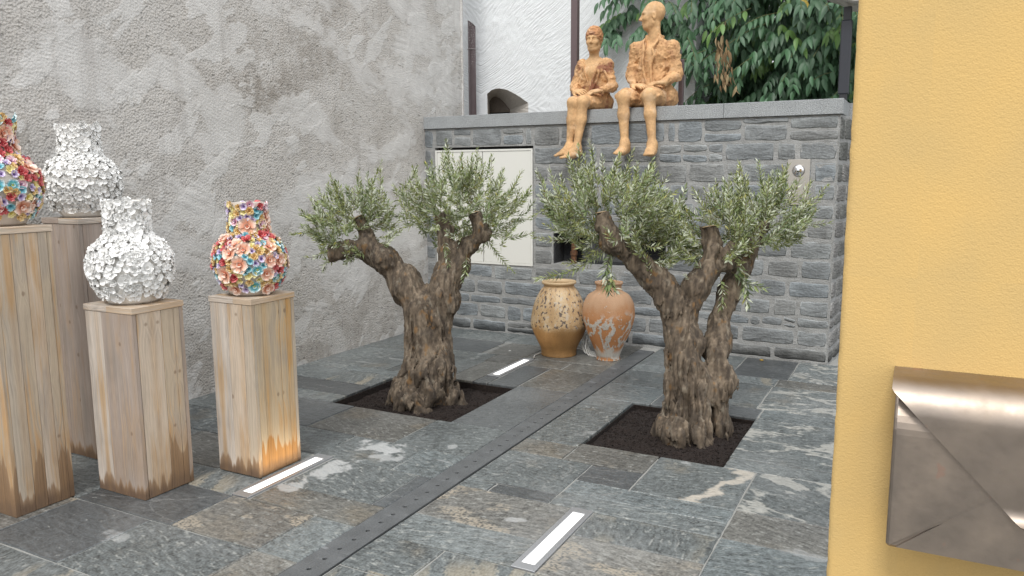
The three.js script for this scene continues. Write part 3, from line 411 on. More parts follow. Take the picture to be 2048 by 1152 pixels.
// ------------------------------------------------------------------ white house behind the wall
{
  const t = thing('white_house', 'white roughcast house wall with a small deep arched window behind the stone wall', 'house', [0, 0, -7.7]);
  const tx = surface(1024, 1024, (u, v) => {
    const x = u * 2.2, y = v * 2.2, a = -0.7 + 0.7 * n2(x * 0.8, y * 0.8, 3), sx = x * Math.cos(a) + y * Math.sin(a), sy = -x * Math.sin(a) + y * Math.cos(a);
    const st = n2(sx * 4, sy * 22, 4) * smooth(-0.1, 0.3, n2(x * 3, y * 3, 12)), st2 = n2(sx * 9, sy * 60, 6), n = f2(x * 5, y * 5, 5, 4), f = n2(x * 110, y * 110, 2), k = 0.76 + 0.05 * n + 0.03 * st;
    return [k * 0.97, k, k * 1.02, 0.5 + 0.4 * Math.max(0, st) + 0.2 * st2 + 0.35 * n + 0.08 * f];
  }, THREE.MirroredRepeatWrapping);
  const m = std({ map: tx.map, bumpMap: tx.bump, bumpScale: 0.016, roughness: 0.95 });
  const arch = [[-4.32, 1.9], [-4.325, 2.37]]; for (let i = 1; i <= 9; i++) { const q = i / 10; arch.push([mix(-4.325, -3.82, q), 2.37 - 0.12 * q + 0.09 * Math.sin(Math.PI * Math.pow(q, 0.75)) + 0.006 * noise(q * 9, 2, 3)]); } arch.push([-3.82, 2.25], [-3.82, 1.9]);
  const sh = new THREE.Shape([[-6.2, 1.4], [-2.02, 1.4], [-2.02, 6.2], [-6.2, 6.2]].map((p) => new THREE.Vector2(...p))); sh.holes.push(new THREE.Path([...arch].reverse().map((p) => new THREE.Vector2(...p))));
  const face = new THREE.ShapeGeometry(sh, 6); part('wall', boxUV(face, 1 / 2.2), m, t);
  const inner = arch.map(([x, y]) => [mix(-4.47, -4.21, (x + 4.32) / 0.5), y < 1.95 ? 1.9 : 1.9 + (y - 1.9) * 0.9]), pos = [], n = arch.length;
  for (let i = 0; i < n - 1; i++) { const A = [...arch[i], 0], B = [...arch[i + 1], 0], C = [...inner[i + 1], -0.32], D = [...inner[i], -0.32]; pos.push(...A, ...C, ...B, ...A, ...D, ...C); }
  part('embrasure', boxUV(geoFrom(pos), 1 / 2.2), std({ color: lin(0.62, 0.58, 0.53), bumpMap: tx.bump, bumpScale: 0.02, roughness: 0.95, side: THREE.DoubleSide }), t);
  part('lintel', boxUV(cbox(-4.6, -4.1, 2.19, 2.42, -0.4, -0.322)), std({ color: lin(0.2, 0.17, 0.145), bumpMap: tx.bump, bumpScale: 0.02, roughness: 0.95 }), t);
  const w = part('window', boxUV(merged([cbox(-4.5, -4.47, 1.85, 2.19, -0.36, -0.325), cbox(-4.235, -4.205, 1.85, 2.19, -0.36, -0.325), cbox(-4.47, -4.235, 2.155, 2.188, -0.36, -0.325)])), std({ color: lin(0.03, 0.03, 0.034), roughness: 0.5 }), t);
  part('pane', cbox(-4.475, -4.23, 1.85, 2.16, -0.35, -0.345, 0.001), std({ color: lin(0.012, 0.013, 0.016), roughness: 0.12 }), w);
  part('house_body', boxUV(merged([cbox(-6.19, -4.65, 1.4, 6.2, -4, -0.02), cbox(-3.6, -2.03, 1.4, 6.2, -4, -0.02), cbox(-4.649, -3.601, 2.6, 6.2, -4, -0.02), cbox(-4.649, -3.601, 1.4, 2.6, -4, -0.45)]), 1 / 2.2), m, t);
  const garden = shade(new THREE.Mesh(boxUV(cbox(-6.2, -0.75, -0.2, 1.62, -16, -6.87, 0.02), 0.5), std({ color: lin(0.09, 0.08, 0.06), roughness: 1 }))); garden.name = 'garden_terrace'; garden.userData = { kind: 'structure', label: 'raised garden ground behind the stone wall' }; scene.add(garden);
}
// ---- pipes and posts
const brown = std({ color: lin(0.13, 0.095, 0.1), roughness: 0.45 });
{
  const t = thing('downpipe_stub', 'brown open pipe cut off obliquely beside the white wall, left of the arched window', 'pipe', [-4.43, 1.63, -7.56]);
  const g = new THREE.CylinderGeometry(0.042, 0.042, 1.5, 24, 8, true), p = g.attributes.position; g.translate(0, 0.75, 0);
  for (let i = 0; i < p.count; i++) if (p.getY(i) > 1.45) p.setY(i, 1.47 - p.getX(i) * 0.9); g.computeVertexNormals();
  const tex = surface(128, 512, (u, v) => { const n = f2(u * 6, v * 14, 3, 4), s = smooth(0.28, 0.4, n2(u * 24, v * 120, 5)) * smooth(0.55, 1, v + 0.3 * n); return [...mix3([0.135 + 0.03 * n, 0.1 + 0.03 * n, 0.105 + 0.03 * n], [0.4, 0.38, 0.37], s), 0.5]; });
  part('pipe', g, std({ map: tex.map, roughness: 0.5, side: THREE.DoubleSide }), t);
  part('clamp', merged([new THREE.TorusGeometry(0.044, 0.007, 8, 24).rotateX(Math.PI / 2).translate(0, 1.2, 0), new THREE.CylinderGeometry(0.005, 0.005, 0.12, 8).rotateX(Math.PI / 2).rotateY(0.4).translate(-0.04, 1.17, -0.07)]), std({ color: lin(0.3, 0.27, 0.27), metalness: 0.5, roughness: 0.5 }), t);
}
function post(name, label, x, z, w, h) { const t = thing(name, label, 'post', [x, 2.041, z], null); part('shaft', boxUV(cbox(-w / 2, w / 2, 0.006, h, -w / 2, w / 2, 0.003)), brown, t); part('foot_plate', boxUV(cbox(-w * 0.9, w * 0.9, 0, 0.006, -w * 0.8, w * 0.8, 0.001)), brown, t); return t; }
post('metal_post', 'tall dark brown square post rising behind the seated woman figure', -2.9, -6.81, 0.062, 2.2);
post('metal_post', 'dark brown square post behind the seated man figure at the edge of the foliage', -1.91, -6.82, 0.04, 0.42);
{
  const t = thing('sleeved_post', 'black post in a glossy sleeve on the right end of the stone wall', 'post', [-0.605, 2.041, -6.8]), m = std({ color: lin(0.022, 0.023, 0.028), roughness: 0.35 });
  part('shaft', boxUV(cbox(-0.029, 0.029, 0, 0.72, -0.029, 0.029, 0.004)), m, t); part('sleeve', boxUV(cbox(-0.04, 0.04, 0.06, 0.62, -0.04, 0.04, 0.008)), std({ color: lin(0.028, 0.03, 0.038), roughness: 0.22 }), t);
  const r = whole('lintel_slab', (() => { const g = new THREE.BoxGeometry(0.75, 0.16, 0.5, 40, 10, 24), p = g.attributes.position; for (let i = 0; i < p.count; i++) { const x = p.getX(i), y = p.getY(i), z = p.getZ(i); p.setXYZ(i, x + 0.03 * fbm(y * 9, z * 6, 2, 3), y + 0.035 * fbm(x * 7, z * 7, 4, 4) + (y < 0 ? 0.5 * Math.max(0, -x - 0.18) : 0), z + 0.03 * fbm(x * 6, y * 9, 5, 3)); } g.computeVertexNormals(); return boxUV(g, 0.8); })(), (() => { const s = surface(512, 512, (u, v) => { const n = f2(u * 10, v * 16, 3, 4), f = n2(u * 90, v * 90, 2); return [...mix3([0.5 + 0.15 * n, 0.48 + 0.15 * n, 0.45 + 0.14 * n], [0.2, 0.13, 0.08], smooth(0.15, 0.4, f2(u * 6, v * 8, 9, 4))), 0.5 + n + 0.2 * f]; }); return std({ map: s.map, bumpMap: s.bump, bumpScale: 0.012, roughness: 0.85 }); })(), 'rough pale stone slab lying on top of the black sleeved post', 'slab', [-0.42, 2.84, -6.85]); r.rotation.z = -0.1;
}
// ------------------------------------------------------------------ ochre house wall in the right foreground
{
  const t = thing('ochre_house', 'smooth ochre yellow house wall close by on the right', 'house', [0, 0, 0]);
  const tx = surface(1024, 1024, (u, v) => { const n = n2(u * 230, v * 230, 2), nb = n2(u * 105, v * 105, 5), c = f2(u * 3, v * 3, 7, 5) + 0.6 * smooth(0.1, 0.4, f2(u * 5 + 3, v * 2, 8, 4)) * -0.4, k = 1 + 0.03 * n + 0.16 * c; return [0.605 * k, 0.411 * k * (1 - 0.06 * c), 0.16 * k * (1 - 0.2 * c), 0.5 + 0.4 * n + 0.35 * nb]; });
  const m = std({ map: tx.map, bumpMap: tx.bump, bumpScale: 0.00045, roughness: 0.88 });
  const c = new THREE.Shape(), R = 0.009; c.moveTo(-0.0885, 1.5); c.lineTo(-0.0885, 1.12 + R); for (let i = 1; i <= 5; i++) { const q = i / 5 * Math.PI / 2; c.lineTo(-0.0885 + R - R * Math.cos(q), 1.12 + R - R * Math.sin(q)); } for (const x of [0.1, 0.4, 1, 3.2]) c.lineTo(x, 1.12); c.lineTo(3.2, 1.5);
  const g = new THREE.ExtrudeGeometry(c, { depth: 3.8, steps: 260, bevelEnabled: false }); g.rotateX(-Math.PI / 2); g.translate(0, -0.2, 0); const p = g.attributes.position;
  for (let i = 0; i < p.count; i++) { const y = p.getY(i), x = p.getX(i); if (x < 0.05 && p.getZ(i) > -1.4) p.setX(i, x + 0.0016 * fbm(y * 9, 1, 2, 4) + 0.0012 * noise(y * 60, 3, p.getZ(i) * 100)); }
  g.computeVertexNormals(); part('wall', boxUV(g, 2.2), m, t);
}
// ---- bronze letter box shaped like an envelope
{
  const t = thing('letter_box', 'bronze metal letter box shaped like an envelope on the ochre wall', 'letter box', [0.137, 1.141, -1.1195]);
  const tx = surface(512, 512, (u, v) => { const n = f2(u * 4, v * 4, 3, 4), f = f2(u * 26, v * 26, 6, 3), s = smooth(0.34, 0.45, f2(u * 9, v * 7, 9, 3)); return [...mix3([0.34 + 0.1 * n, 0.285 + 0.075 * n, 0.24 + 0.05 * n], [0.42, 0.26, 0.2], s * 0.5), clamp(0.5 + 0.22 * n + 0.12 * f)]; }, THREE.MirroredRepeatWrapping);
  const m = std({ map: tx.map, roughnessMap: tx.bump, roughness: 0.95, metalness: 1, bumpMap: tx.bump, bumpScale: 0.0008, side: THREE.DoubleSide });
  const HW = 0.152, T = 0.1, Bo = -0.11, D = 0.078;
  const rs = new THREE.Shape([[0.004, Bo], [D - 0.004, Bo], [D, Bo + 0.004], [D, T - 0.056], [D - 0.003, T - 0.042], [D - 0.012, T - 0.026], [D - 0.024, T - 0.014], [D - 0.04, T - 0.006], [0.004, T - 0.006]].map((p) => new THREE.Vector2(...p)));
  const bg = new THREE.ExtrudeGeometry(rs, { depth: 2 * HW - 0.012, bevelEnabled: true, bevelThickness: 0.006, bevelSize: 0.004, bevelOffset: -0.004, bevelSegments: 4 }); bg.rotateY(-Math.PI / 2); bg.translate(HW - 0.006, 0, 0);
  part('body', boxUV(bg, 4), m, t);
  const plate = (pts, z, d) => { const s = new THREE.Shape(pts.map((p) => new THREE.Vector2(...p))); const g = new THREE.ExtrudeGeometry(s, { depth: d, bevelEnabled: true, bevelThickness: 0.0006, bevelSize: 0.0006, bevelSegments: 1 }); g.translate(0, 0, z); return boxUV(g, 4); };
  part('bottom_panel', plate([[-HW + 0.012, Bo + 0.003], [HW - 0.012, Bo + 0.003], [0, 0.012]], D + 0.001, 0.001), m, t);
  // side folds: sheets that lie on the front and follow its rounded shoulder
  for (const sd of [-1, 1]) {
    const zf = (y) => { const P = [[Bo, D], [T - 0.056, D], [T - 0.042, D - 0.003], [T - 0.026, D - 0.012], [T - 0.014, D - 0.024], [T - 0.007, D - 0.038]]; for (let i = 1; i < P.length; i++) if (y <= P[i][0]) return mix(P[i - 1][1], P[i][1], (y - P[i - 1][0]) / (P[i][0] - P[i - 1][0])); return D - 0.038; };
    const ps = [], ix = [], N = 26, K = 10, lift = 0.0028;
    for (let i = 0; i <= N; i++) { const y = mix(Bo + 0.004, T - 0.008, i / N), q = y < 0 ? (y - Bo - 0.004) / (-Bo - 0.004) : 1 - y / T; for (let k = 0; k <= K; k++) ps.push(sd * (-HW + 0.004 + (HW - 0.004) * q * k / K), y, zf(y) + lift - (k === K ? 0.0003 : 0)); ps.push(sd * (-HW + 0.004 + (HW - 0.004) * q), y, zf(y) - 0.001); }
    const w = K + 2; for (let i = 0; i < N; i++) for (let k = 0; k < w - 1; k++) { const a = i * w + k; sd < 0 ? ix.push(a, a + w, a + 1, a + 1, a + w, a + w + 1) : ix.push(a, a + 1, a + w, a + 1, a + w + 1, a + w); }
    const g = geoFrom(ps, null, ix).toNonIndexed(); g.computeVertexNormals(); part('side_panel', boxUV(g, 4), m, t);
  }
  // the flap: one sheet rolled over the top and down to a curled tip
  const prof = []; for (let i = 0; i <= 4; i++) prof.push([T + 0.006, i / 4 * (D - 0.03)]); for (let i = 1; i <= 12; i++) { const a = i / 12 * 1.45; prof.push([T + 0.006 - 0.046 + 0.046 * Math.cos(a), D - 0.03 + 0.04 * Math.sin(a)]); }
  const last = prof[prof.length - 1]; for (let i = 1; i <= 10; i++) prof.push([last[0] - i * 0.0096, last[1] - 0.0002 * i]); const l2 = prof[prof.length - 1]; for (let i = 1; i <= 8; i++) { const a = i / 8 * 1.25; prof.push([l2[0] - 0.02 * Math.sin(a), l2[1] + 0.018 * (1 - Math.cos(a))]); }
  const S = [0]; for (let i = 1; i < prof.length; i++) S.push(S[i - 1] + Math.hypot(prof[i][0] - prof[i - 1][0], prof[i][1] - prof[i - 1][1]));
  const tot = S[S.length - 1], s0 = 0.08, hw = (s) => { if (s < s0) return HW + 0.004; const q = (s - s0) / (tot - s0), a = (HW + 0.004) * (1 - q * 0.93), b = 0.165 * Math.sqrt(Math.max(0, 1 - q)); return Math.min(a, b + 0.0005) ; };
  const pos = [], uv = [], idx = [], M = 24; prof.forEach(([y, z], i) => { for (let k = 0; k <= M; k++) { const x = hw(S[i]) * (k / M * 2 - 1); pos.push(x, y, z); uv.push(x * 3, S[i] * 3); } });
  for (let i = 0; i < prof.length - 1; i++) for (let k = 0; k < M; k++) { const a = i * (M + 1) + k; idx.push(a, a + M + 1, a + 1, a + 1, a + M + 1, a + M + 2); }
  const front = geoFrom(pos, uv, idx), N = front.attributes.normal, pb = pos.map((q, i) => q - N.array[i] * 0.0014), back = geoFrom(pb, uv, idx.map((_, i) => idx[i - (i % 3) + [0, 2, 1][i % 3]])), ed = [];
  const lo = (i) => i * (M + 1), hi = (i) => i * (M + 1) + M, P = (a, i) => [a[i * 3], a[i * 3 + 1], a[i * 3 + 2]];
  for (let i = 0; i < prof.length - 1; i++) for (const f of [lo, hi]) ed.push(...P(pos, f(i)), ...P(pos, f(i + 1)), ...P(pb, f(i)), ...P(pb, f(i)), ...P(pos, f(i + 1)), ...P(pb, f(i + 1)));
  const e = prof.length - 1; for (let k = 0; k < M; k++) ed.push(...P(pos, lo(e) + k), ...P(pos, lo(e) + k + 1), ...P(pb, lo(e) + k), ...P(pb, lo(e) + k), ...P(pos, lo(e) + k + 1), ...P(pb, lo(e) + k + 1));
  part('flap', merged([front, back, geoFrom(ed)]), m, t);
}
// ------------------------------------------------------------------ pedestals of reclaimed boards
const PW = 0.15, PH = 1.4;
function boardTex(seed, pale, tan, stainH) {
  return surface(128, 1024, (u, v) => {
    const x = u * PW, y = v * PH, o = seed * 17.3;
    let wob = 0.012 * n2(x * 9 + o, y * 2.2, 1) + 0.004 * n2(x * 30, y * 8, o); const kn = [];
    for (let k = 0; k < 3; k++) { const kx = 0.03 + 0.09 * ((seed * 0.37 + k * 0.61) % 1), ky = 0.15 + 1.1 * ((seed * 0.23 + k * 0.383) % 1), d = Math.hypot((x - kx) * 1.0, (y - ky) * 0.55); kn.push([d, Math.hypot(x - kx, (y - ky) * 0.8)]); wob += 0.02 * Math.exp(-d * d / 0.0011) * Math.sign(x - kx); }
    const g = n2((x + wob) * 130 + o, y * 1.1, 3), g2 = n2((x + wob) * 300 + o, y * 3, 5), pores = n2(x * 420, y * 22, o), w = f2(x * 10 + o, y * 1.6, 7, 4), bl = f2(x * 16 + o, y * 4, 9, 3);
    let c = mix3(pale, tan, clamp(smooth(-0.05, 0.4, w + 0.25 * g) * 0.85 + 0.35 * smooth(0.03, 0, Math.min(x, PW - x)) * ((seed * 7) % 3 ? 1 : 0)));
    const wt = smooth(0.05, 0.35, f2(x * 14 + o, y * 2.2, 19, 4)); c = mix3(c, [0.3, 0.26, 0.225], wt * 0.45); const k = 1 + 0.16 * g + 0.12 * g2 + 0.1 * pores + 0.2 * bl; c = c.map((q) => q * k);
    for (const [d, e] of kn) c = mix3(c, [0.16, 0.1, 0.06], smooth(0.011, 0.004, e + 0.003 * g + 0.002 * g2) * 0.6);
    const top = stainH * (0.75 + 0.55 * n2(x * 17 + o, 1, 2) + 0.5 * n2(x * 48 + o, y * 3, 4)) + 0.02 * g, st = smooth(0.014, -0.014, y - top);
    c = mix3(c, seed === 8 ? mix3([0.24 * k, 0.105 * k, 0.018 * k], [0.36 * k, 0.16 * k, 0.03 * k], smooth(0.3, 0.9, y / top)) : mix3([0.15 * k, 0.085 * k, 0.045 * k], [0.24 * k, 0.15 * k, 0.085 * k], smooth(0.35, 0.95, y / top)), st * 0.9); c = mix3(c, [0.1, 0.062, 0.04], st * smooth(0.045, 0, y - 0.2 * top) * 0.6);  // last board: wet stain with the strip lamp's orange glow painted into its colour
    const low = smooth(0.4, 0.1, y) * smooth(-0.2, 0.4, w); c = mix3(c, [0.3 * k, 0.19 * k, 0.1 * k], low * 0.4);
    return [...c, 0.5 + 0.35 * g + 0.2 * g2 + 0.15 * pores];
  }, THREE.MirroredRepeatWrapping);
}
const PALE = [0.52, 0.43, 0.34], TAN = [0.42, 0.27, 0.14], GREY = [0.35, 0.29, 0.25];
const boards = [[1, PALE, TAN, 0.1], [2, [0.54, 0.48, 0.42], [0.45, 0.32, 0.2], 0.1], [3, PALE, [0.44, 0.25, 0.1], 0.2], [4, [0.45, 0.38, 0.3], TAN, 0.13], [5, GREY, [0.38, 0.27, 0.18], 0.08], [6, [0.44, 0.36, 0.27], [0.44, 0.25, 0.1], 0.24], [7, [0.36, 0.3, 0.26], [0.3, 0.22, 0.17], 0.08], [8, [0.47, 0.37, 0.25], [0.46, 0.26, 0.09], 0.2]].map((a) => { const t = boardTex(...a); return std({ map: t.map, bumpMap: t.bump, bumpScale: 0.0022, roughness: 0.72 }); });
const boardUV = (g, ou) => boxUV(g, 1 / PW, 1 / PH, ou, 0);
function pedestal(label, x0, x1, z0, z1, h, front, right, seed, lean = 0) {
  const cx = (x0 + x1) / 2, cz = (z0 + z1) / 2, t = thing('wooden_pedestal', label, 'pedestal', [cx, 0.001, cz], null), r = rng(seed), hx = (x1 - x0) / 2, hz = (z1 - z0) / 2, th = 0.022, hb = h - 0.03;
  const gap = 0.0005, put = (g, k) => part('plank', boardUV(g, r()), boards[k], t);
  // front (towards +z) and back planks run the full width, the sides sit between them; [share of width, board]
  const run = (list, len, make) => { let s = 0; for (const [w, k] of list) { const a = -len + s * 2 * len, b = -len + (s + w) * 2 * len; s += w; make(a + gap, b - gap, k, (r() - 0.5) * 0.002, r() * 0.003); } };
  run(front, hx, (a, b, k, o, d) => put(cbox(a, b, d, hb, hz - th + o, hz + o, 0.0016), k)); run(front, hx, (a, b, k, o, d) => put(cbox(a, b, d, hb, -hz, -hz + th, 0.0016), k));
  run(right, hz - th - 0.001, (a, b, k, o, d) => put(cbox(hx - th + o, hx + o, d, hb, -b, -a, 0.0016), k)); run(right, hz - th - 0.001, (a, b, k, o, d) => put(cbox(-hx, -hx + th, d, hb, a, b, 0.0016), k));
  const topUV = (g) => { const q = boxUV(g, 1 / PH, 1 / PW, 0.5 + r() * 0.3, r()), uv = q.attributes.uv; for (let i = 0; i < uv.count; i++) { const a = uv.getX(i); uv.setXY(i, uv.getY(i), 0.45 + Math.abs(a % 0.5)); } return q; };
  const e = 0.004, m = -hx + (0.42 + r() * 0.2) * 2 * hx;
  part('top_board', topUV(cbox(-hx - e, m - 0.0005, hb + 0.001, h, -hz - e, hz + e, 0.002)), boards[front[0][1]], t); part('top_board', topUV(cbox(m + 0.0005, hx + e, hb + 0.001, h, -hz - e, hz + e, 0.002)), boards[(front[0][1] + 3) % 4], t);
  return t;
}
pedestal('low wooden pedestal with a stained foot and painted orange lamp glow under the bright coloured flower vase', -3.123, -2.842, -3.004, -2.711, 0.905, [[0.42, 1], [0.36, 0], [0.22, 3]], [[0.18, 7], [0.47, 7], [0.2, 7], [0.15, 7]], 11);
pedestal('low wooden pedestal under the front white flower vase', -3.452, -3.12, -2.548, -2.272, 0.908, [[0.35, 1], [0.65, 4]], [[0.56, 0], [0.3, 5], [0.14, 5]], 12);
pedestal('tall tan wooden pedestal cut by the left edge of the picture', -3.79, -3.472, -2.16, -1.885, 1.283, [[0.4, 3], [0.6, 5]], [[0.3, 3], [0.25, 5], [0.27, 0], [0.18, 5]], 13);
pedestal('tall greyish wooden pedestal behind, under the back white flower vase', -4.11, -3.815, -2.8, -2.515, 1.283, [[0.3, 6], [0.34, 4], [0.36, 6]], [[0.5, 6], [0.5, 4]], 14);

// ------------------------------------------------------------------ vases covered in ceramic flowers
// petals: cupped patches; colour runs from the heart to a pale rim
const petalRamp = (heart, body, rim) => (t) => t < 0.35 ? mix3(heart, body, t / 0.35) : t < 0.5 ? body : mix3(body, rim, Math.min(1, (t - 0.5) / 0.32));
function petal(len, wid, lift, curl, ang, twist, ramp, nu = 4, nv = 5) {
  const pos = [], col = [], idx = [];
  for (let j = 0; j <= nv; j++) for (let i = 0; i <= nu; i++) {
    const t = j / nv, s = i / nu * 2 - 1, w = wid * Math.sqrt(Math.max(0.02, 1 - ((t - 0.56) / 0.47) ** 2)), r = 0.08 * len + len * t * (1 - 0.1 * s * s * t);
    const x = s * w, y = r * Math.cos(lift) , z = r * Math.sin(lift) + curl * len * t * t * t * -1 + 0.35 * wid * s * s * (0.3 + t) + twist * s * wid * t, ca = Math.cos(ang), sa = Math.sin(ang);
    pos.push(x * ca - y * sa, x * sa + y * ca, z); col.push(...ramp(clamp(t + 0.12 * Math.abs(s) * t)));
  }
  for (let j = 0; j < nv; j++) for (let i = 0; i < nu; i++) { const a = j * (nu + 1) + i; idx.push(a, a + 1, a + nu + 2, a, a + nu + 2, a + nu + 1); }
  return geoFrom(pos, null, idx, col);
}
function flowerGeo(kind, ramp, heart, seed) {
  const r = rng(seed), gs = [], n = kind === 'rose' ? 4 : kind === 'cup' ? 5 : 5 + Math.floor(r() * 2), core = (R, z, c, sq = 0.7) => { const g = new THREE.IcosahedronGeometry(R, 1); g.scale(1, 1, sq); g.translate(0, 0, z); const k = g.attributes.position.count; g.setAttribute('color', new THREE.BufferAttribute(new Float32Array(Array.from({ length: k * 3 }, (_, i) => c[i % 3])), 3)); gs.push(g); };
  const rg = (len, wid, lift, curl, m, off) => { for (let i = 0; i < m; i++) gs.push(petal(len * (0.92 + 0.16 * r()), wid * (0.9 + 0.2 * r()), lift + (r() - 0.5) * 0.2, curl, (i + off) / m * Math.PI * 2 + (r() - 0.5) * 0.18, (r() - 0.5) * 0.2, ramp)); };
  if (kind === 'open') { rg(1, 0.6, 0.28, 0.15, n, 0); rg(0.45, 0.3, 0.9, 0.05, 4, 0.5); core(0.16, 0.16, heart); }
  if (kind === 'cup') { rg(0.95, 0.62, 0.75, 0.3, n, 0); core(0.22, 0.14, heart); }
  if (kind === 'star') { rg(1, 0.4, 0.38, 0.1, 6, 0); rg(0.5, 0.22, 0.7, 0.05, 5, 0.4); core(0.2, 0.12, heart); }
  if (kind === 'rose') { rg(0.95, 0.75, 0.75, 0.35, 5, 0); rg(0.68, 0.6, 1.05, 0.2, 4, 0.4); rg(0.4, 0.42, 1.3, 0.1, 3, 0.2); core(0.17, 0.3, heart, 1); }
  return merged(gs);
}
const ceramic = new THREE.MeshPhysicalMaterial({ vertexColors: true, roughness: 0.5, clearcoat: 0.35, clearcoatRoughness: 0.3, side: THREE.DoubleSide });
const bisque = new THREE.MeshPhysicalMaterial({ vertexColors: true, roughness: 0.55, clearcoat: 0.25, clearcoatRoughness: 0.4, side: THREE.DoubleSide });
const pk = (h, b, m = [0.86, 0.82, 0.78]) => petalRamp(h, b, m);
const COLOURS = { // kind, ramp, heart, size, how often
  peach: ['open', pk([0.62, 0.22, 0.12], [0.78, 0.4, 0.27], [0.88, 0.72, 0.62]), [0.6, 0.18, 0.1], 0.033, 14], pink: ['open', pk([0.4, 0.1, 0.28], [0.72, 0.38, 0.46], [0.86, 0.74, 0.78]), [0.16, 0.05, 0.2], 0.022, 3],
  cyan: ['open', pk([0.3, 0.55, 0.2], [0.1, 0.46, 0.58], [0.72, 0.85, 0.87]), [0.62, 0.6, 0.08], 0.025, 4], teal: ['cup', pk([0.02, 0.12, 0.2], [0.08, 0.34, 0.42], [0.4, 0.62, 0.66]), [0.03, 0.16, 0.22], 0.018, 2],
  purple: ['cup', pk([0.08, 0.04, 0.2], [0.36, 0.26, 0.48], [0.74, 0.68, 0.8]), [0.06, 0.03, 0.15], 0.019, 4], red: ['rose', pk([0.3, 0.01, 0.02], [0.56, 0.03, 0.045], [0.68, 0.2, 0.2]), [0.4, 0.01, 0.02], 0.021, 7],
  yellow: ['star', pk([0.6, 0.35, 0.05], [0.78, 0.64, 0.22], [0.84, 0.78, 0.45]), [0.5, 0.45, 0.06], 0.017, 3], orange: ['rose', pk([0.45, 0.2, 0.04], [0.72, 0.42, 0.12], [0.82, 0.66, 0.36]), [0.5, 0.22, 0.04], 0.019, 5],
};
const white = (t) => mix3([0.84, 0.835, 0.82], [0.9, 0.9, 0.89], t);
const WHITES = { a: ['open', white, [0.72, 0.71, 0.68], 0.028, 8], b: ['open', white, [0.7, 0.69, 0.66], 0.024, 6], c: ['rose', white, [0.74, 0.73, 0.7], 0.02, 5], d: ['cup', white, [0.7, 0.7, 0.68], 0.018, 5] };
const kit = (set) => Object.values(set).map(([kind, ramp, heart, size, often], i) => ({ geos: [1, 2, 3].map((s) => flowerGeo(kind, ramp, heart, s * 31 + i)), size, often }));
const colourKit = kit(COLOURS), whiteKit = kit(WHITES);
const PROFILE = [[0.0, 0.0], [0.098, 0.0], [0.106, 0.012], [0.128, 0.05], [0.152, 0.095], [0.164, 0.145], [0.163, 0.19], [0.15, 0.23], [0.122, 0.264], [0.097, 0.284], [0.084, 0.308], [0.08, 0.36], [0.081, 0.41], [0.086, 0.45], [0.077, 0.45], [0.073, 0.42], [0.072, 0.37], [0.076, 0.33], [0.1, 0.27], [0.12, 0.2], [0.1, 0.1], [0.0, 0.06]];
function vase(label, x, y, z, s, seed, isWhite, spin) {
  const t = thing('flower_vase', label, 'vase', [x, y, z], null, spin), r = rng(seed);
  const body = new THREE.LatheGeometry(PROFILE.map(([a, b]) => new THREE.Vector2(a * s, b * s)), 56); body.setAttribute('color', new THREE.BufferAttribute(new Float32Array(body.attributes.position.count * 3).fill(1).map((_, i) => (isWhite ? [0.78, 0.76, 0.72] : [0.62, 0.56, 0.5])[i % 3]), 3));
  part('body', body, isWhite ? bisque : ceramic, t);
  const out = PROFILE.slice(2, 14), at = (q) => { let k = Math.min(out.length - 2, Math.floor(q * (out.length - 1))), f = q * (out.length - 1) - k; const A = out[k], B = out[k + 1]; return [mix(A[0], B[0], f), mix(A[1], B[1], f), B[1] - A[1], A[0] - B[0]]; };
  const ca = Math.cos(spin), sn = Math.sin(spin), L = Math.hypot(x, z), cam = [(-x * ca + z * sn) / L, (-z * ca - x * sn) / L], done = [], kits = isWhite ? whiteKit : colourKit, bag = []; kits.forEach((k, i) => { for (let n = 0; n < k.often; n++) bag.push(i); });
  let passNo = 0; const put = (rad, h, ny, nr, a, k, tilt) => {
    const K = kits[k], size = K.size * s * 1.16 * (0.88 + 0.24 * r()), P = new THREE.Vector3(Math.sin(a) * rad, h, Math.cos(a) * rad), N = new THREE.Vector3(Math.sin(a) * ny, nr + tilt, Math.cos(a) * ny).normalize();
    for (const d of done) if (d.P.distanceTo(P) < (d.size + size) * (passNo < 2 ? 0.62 : 0.5)) return false;
    const m = new THREE.Mesh(K.geos[Math.floor(r() * 3)]);
    m.quaternion.setFromUnitVectors(new THREE.Vector3(0, 0, 1), N); m.rotateZ(r() * 6.3); m.rotateX((r() - 0.5) * 0.25); m.rotateY((r() - 0.5) * 0.25); m.scale.setScalar(size); m.position.copy(P).addScaledVector(N, 0.001 + 0.004 * r()); m.updateMatrix();
    done.push({ P, size, m, seen: N.x * cam[0] + N.z * cam[1] }); return true;
  };
  for (let pass = 0; pass < 4; passNo = ++pass) for (let i = 0; i < 6000 && done.length < 560; i++) {
    const q = pass && r() < 0.14 ? 0.9 + 0.09 * r() : 0.07 + 0.9 * r(), [rad, h, dy, dr] = at(q); if (r() > rad / 0.161 + 0.1) continue;
    let k = bag[Math.floor(r() * bag.length)]; if (kits[k].size > 0.0265 && (q > 0.9 || pass > 0)) continue; if (pass === 0 && i > 1200) break; if (pass >= 2 && kits[k].size > 0.0205) continue;
    put(rad * s, h * s, dy, dr, r() * Math.PI * 2, k, q > 0.93 ? 0.15 * r() * 0.01 : 0);
  }
  done.sort((p, q) => q.seen - p.seen); const mat = isWhite ? bisque : ceramic;
  for (const d of done.slice(0, 295)) { d.m.material = mat; d.m.name = 'flower'; shade(d.m); t.add(d.m); }
  if (done.length > 295) part('flowers', merged(done.slice(295).map((d) => d.m.geometry.clone().applyMatrix4(d.m.matrix))), mat, t).userData.kind = 'stuff';
  return t;
}
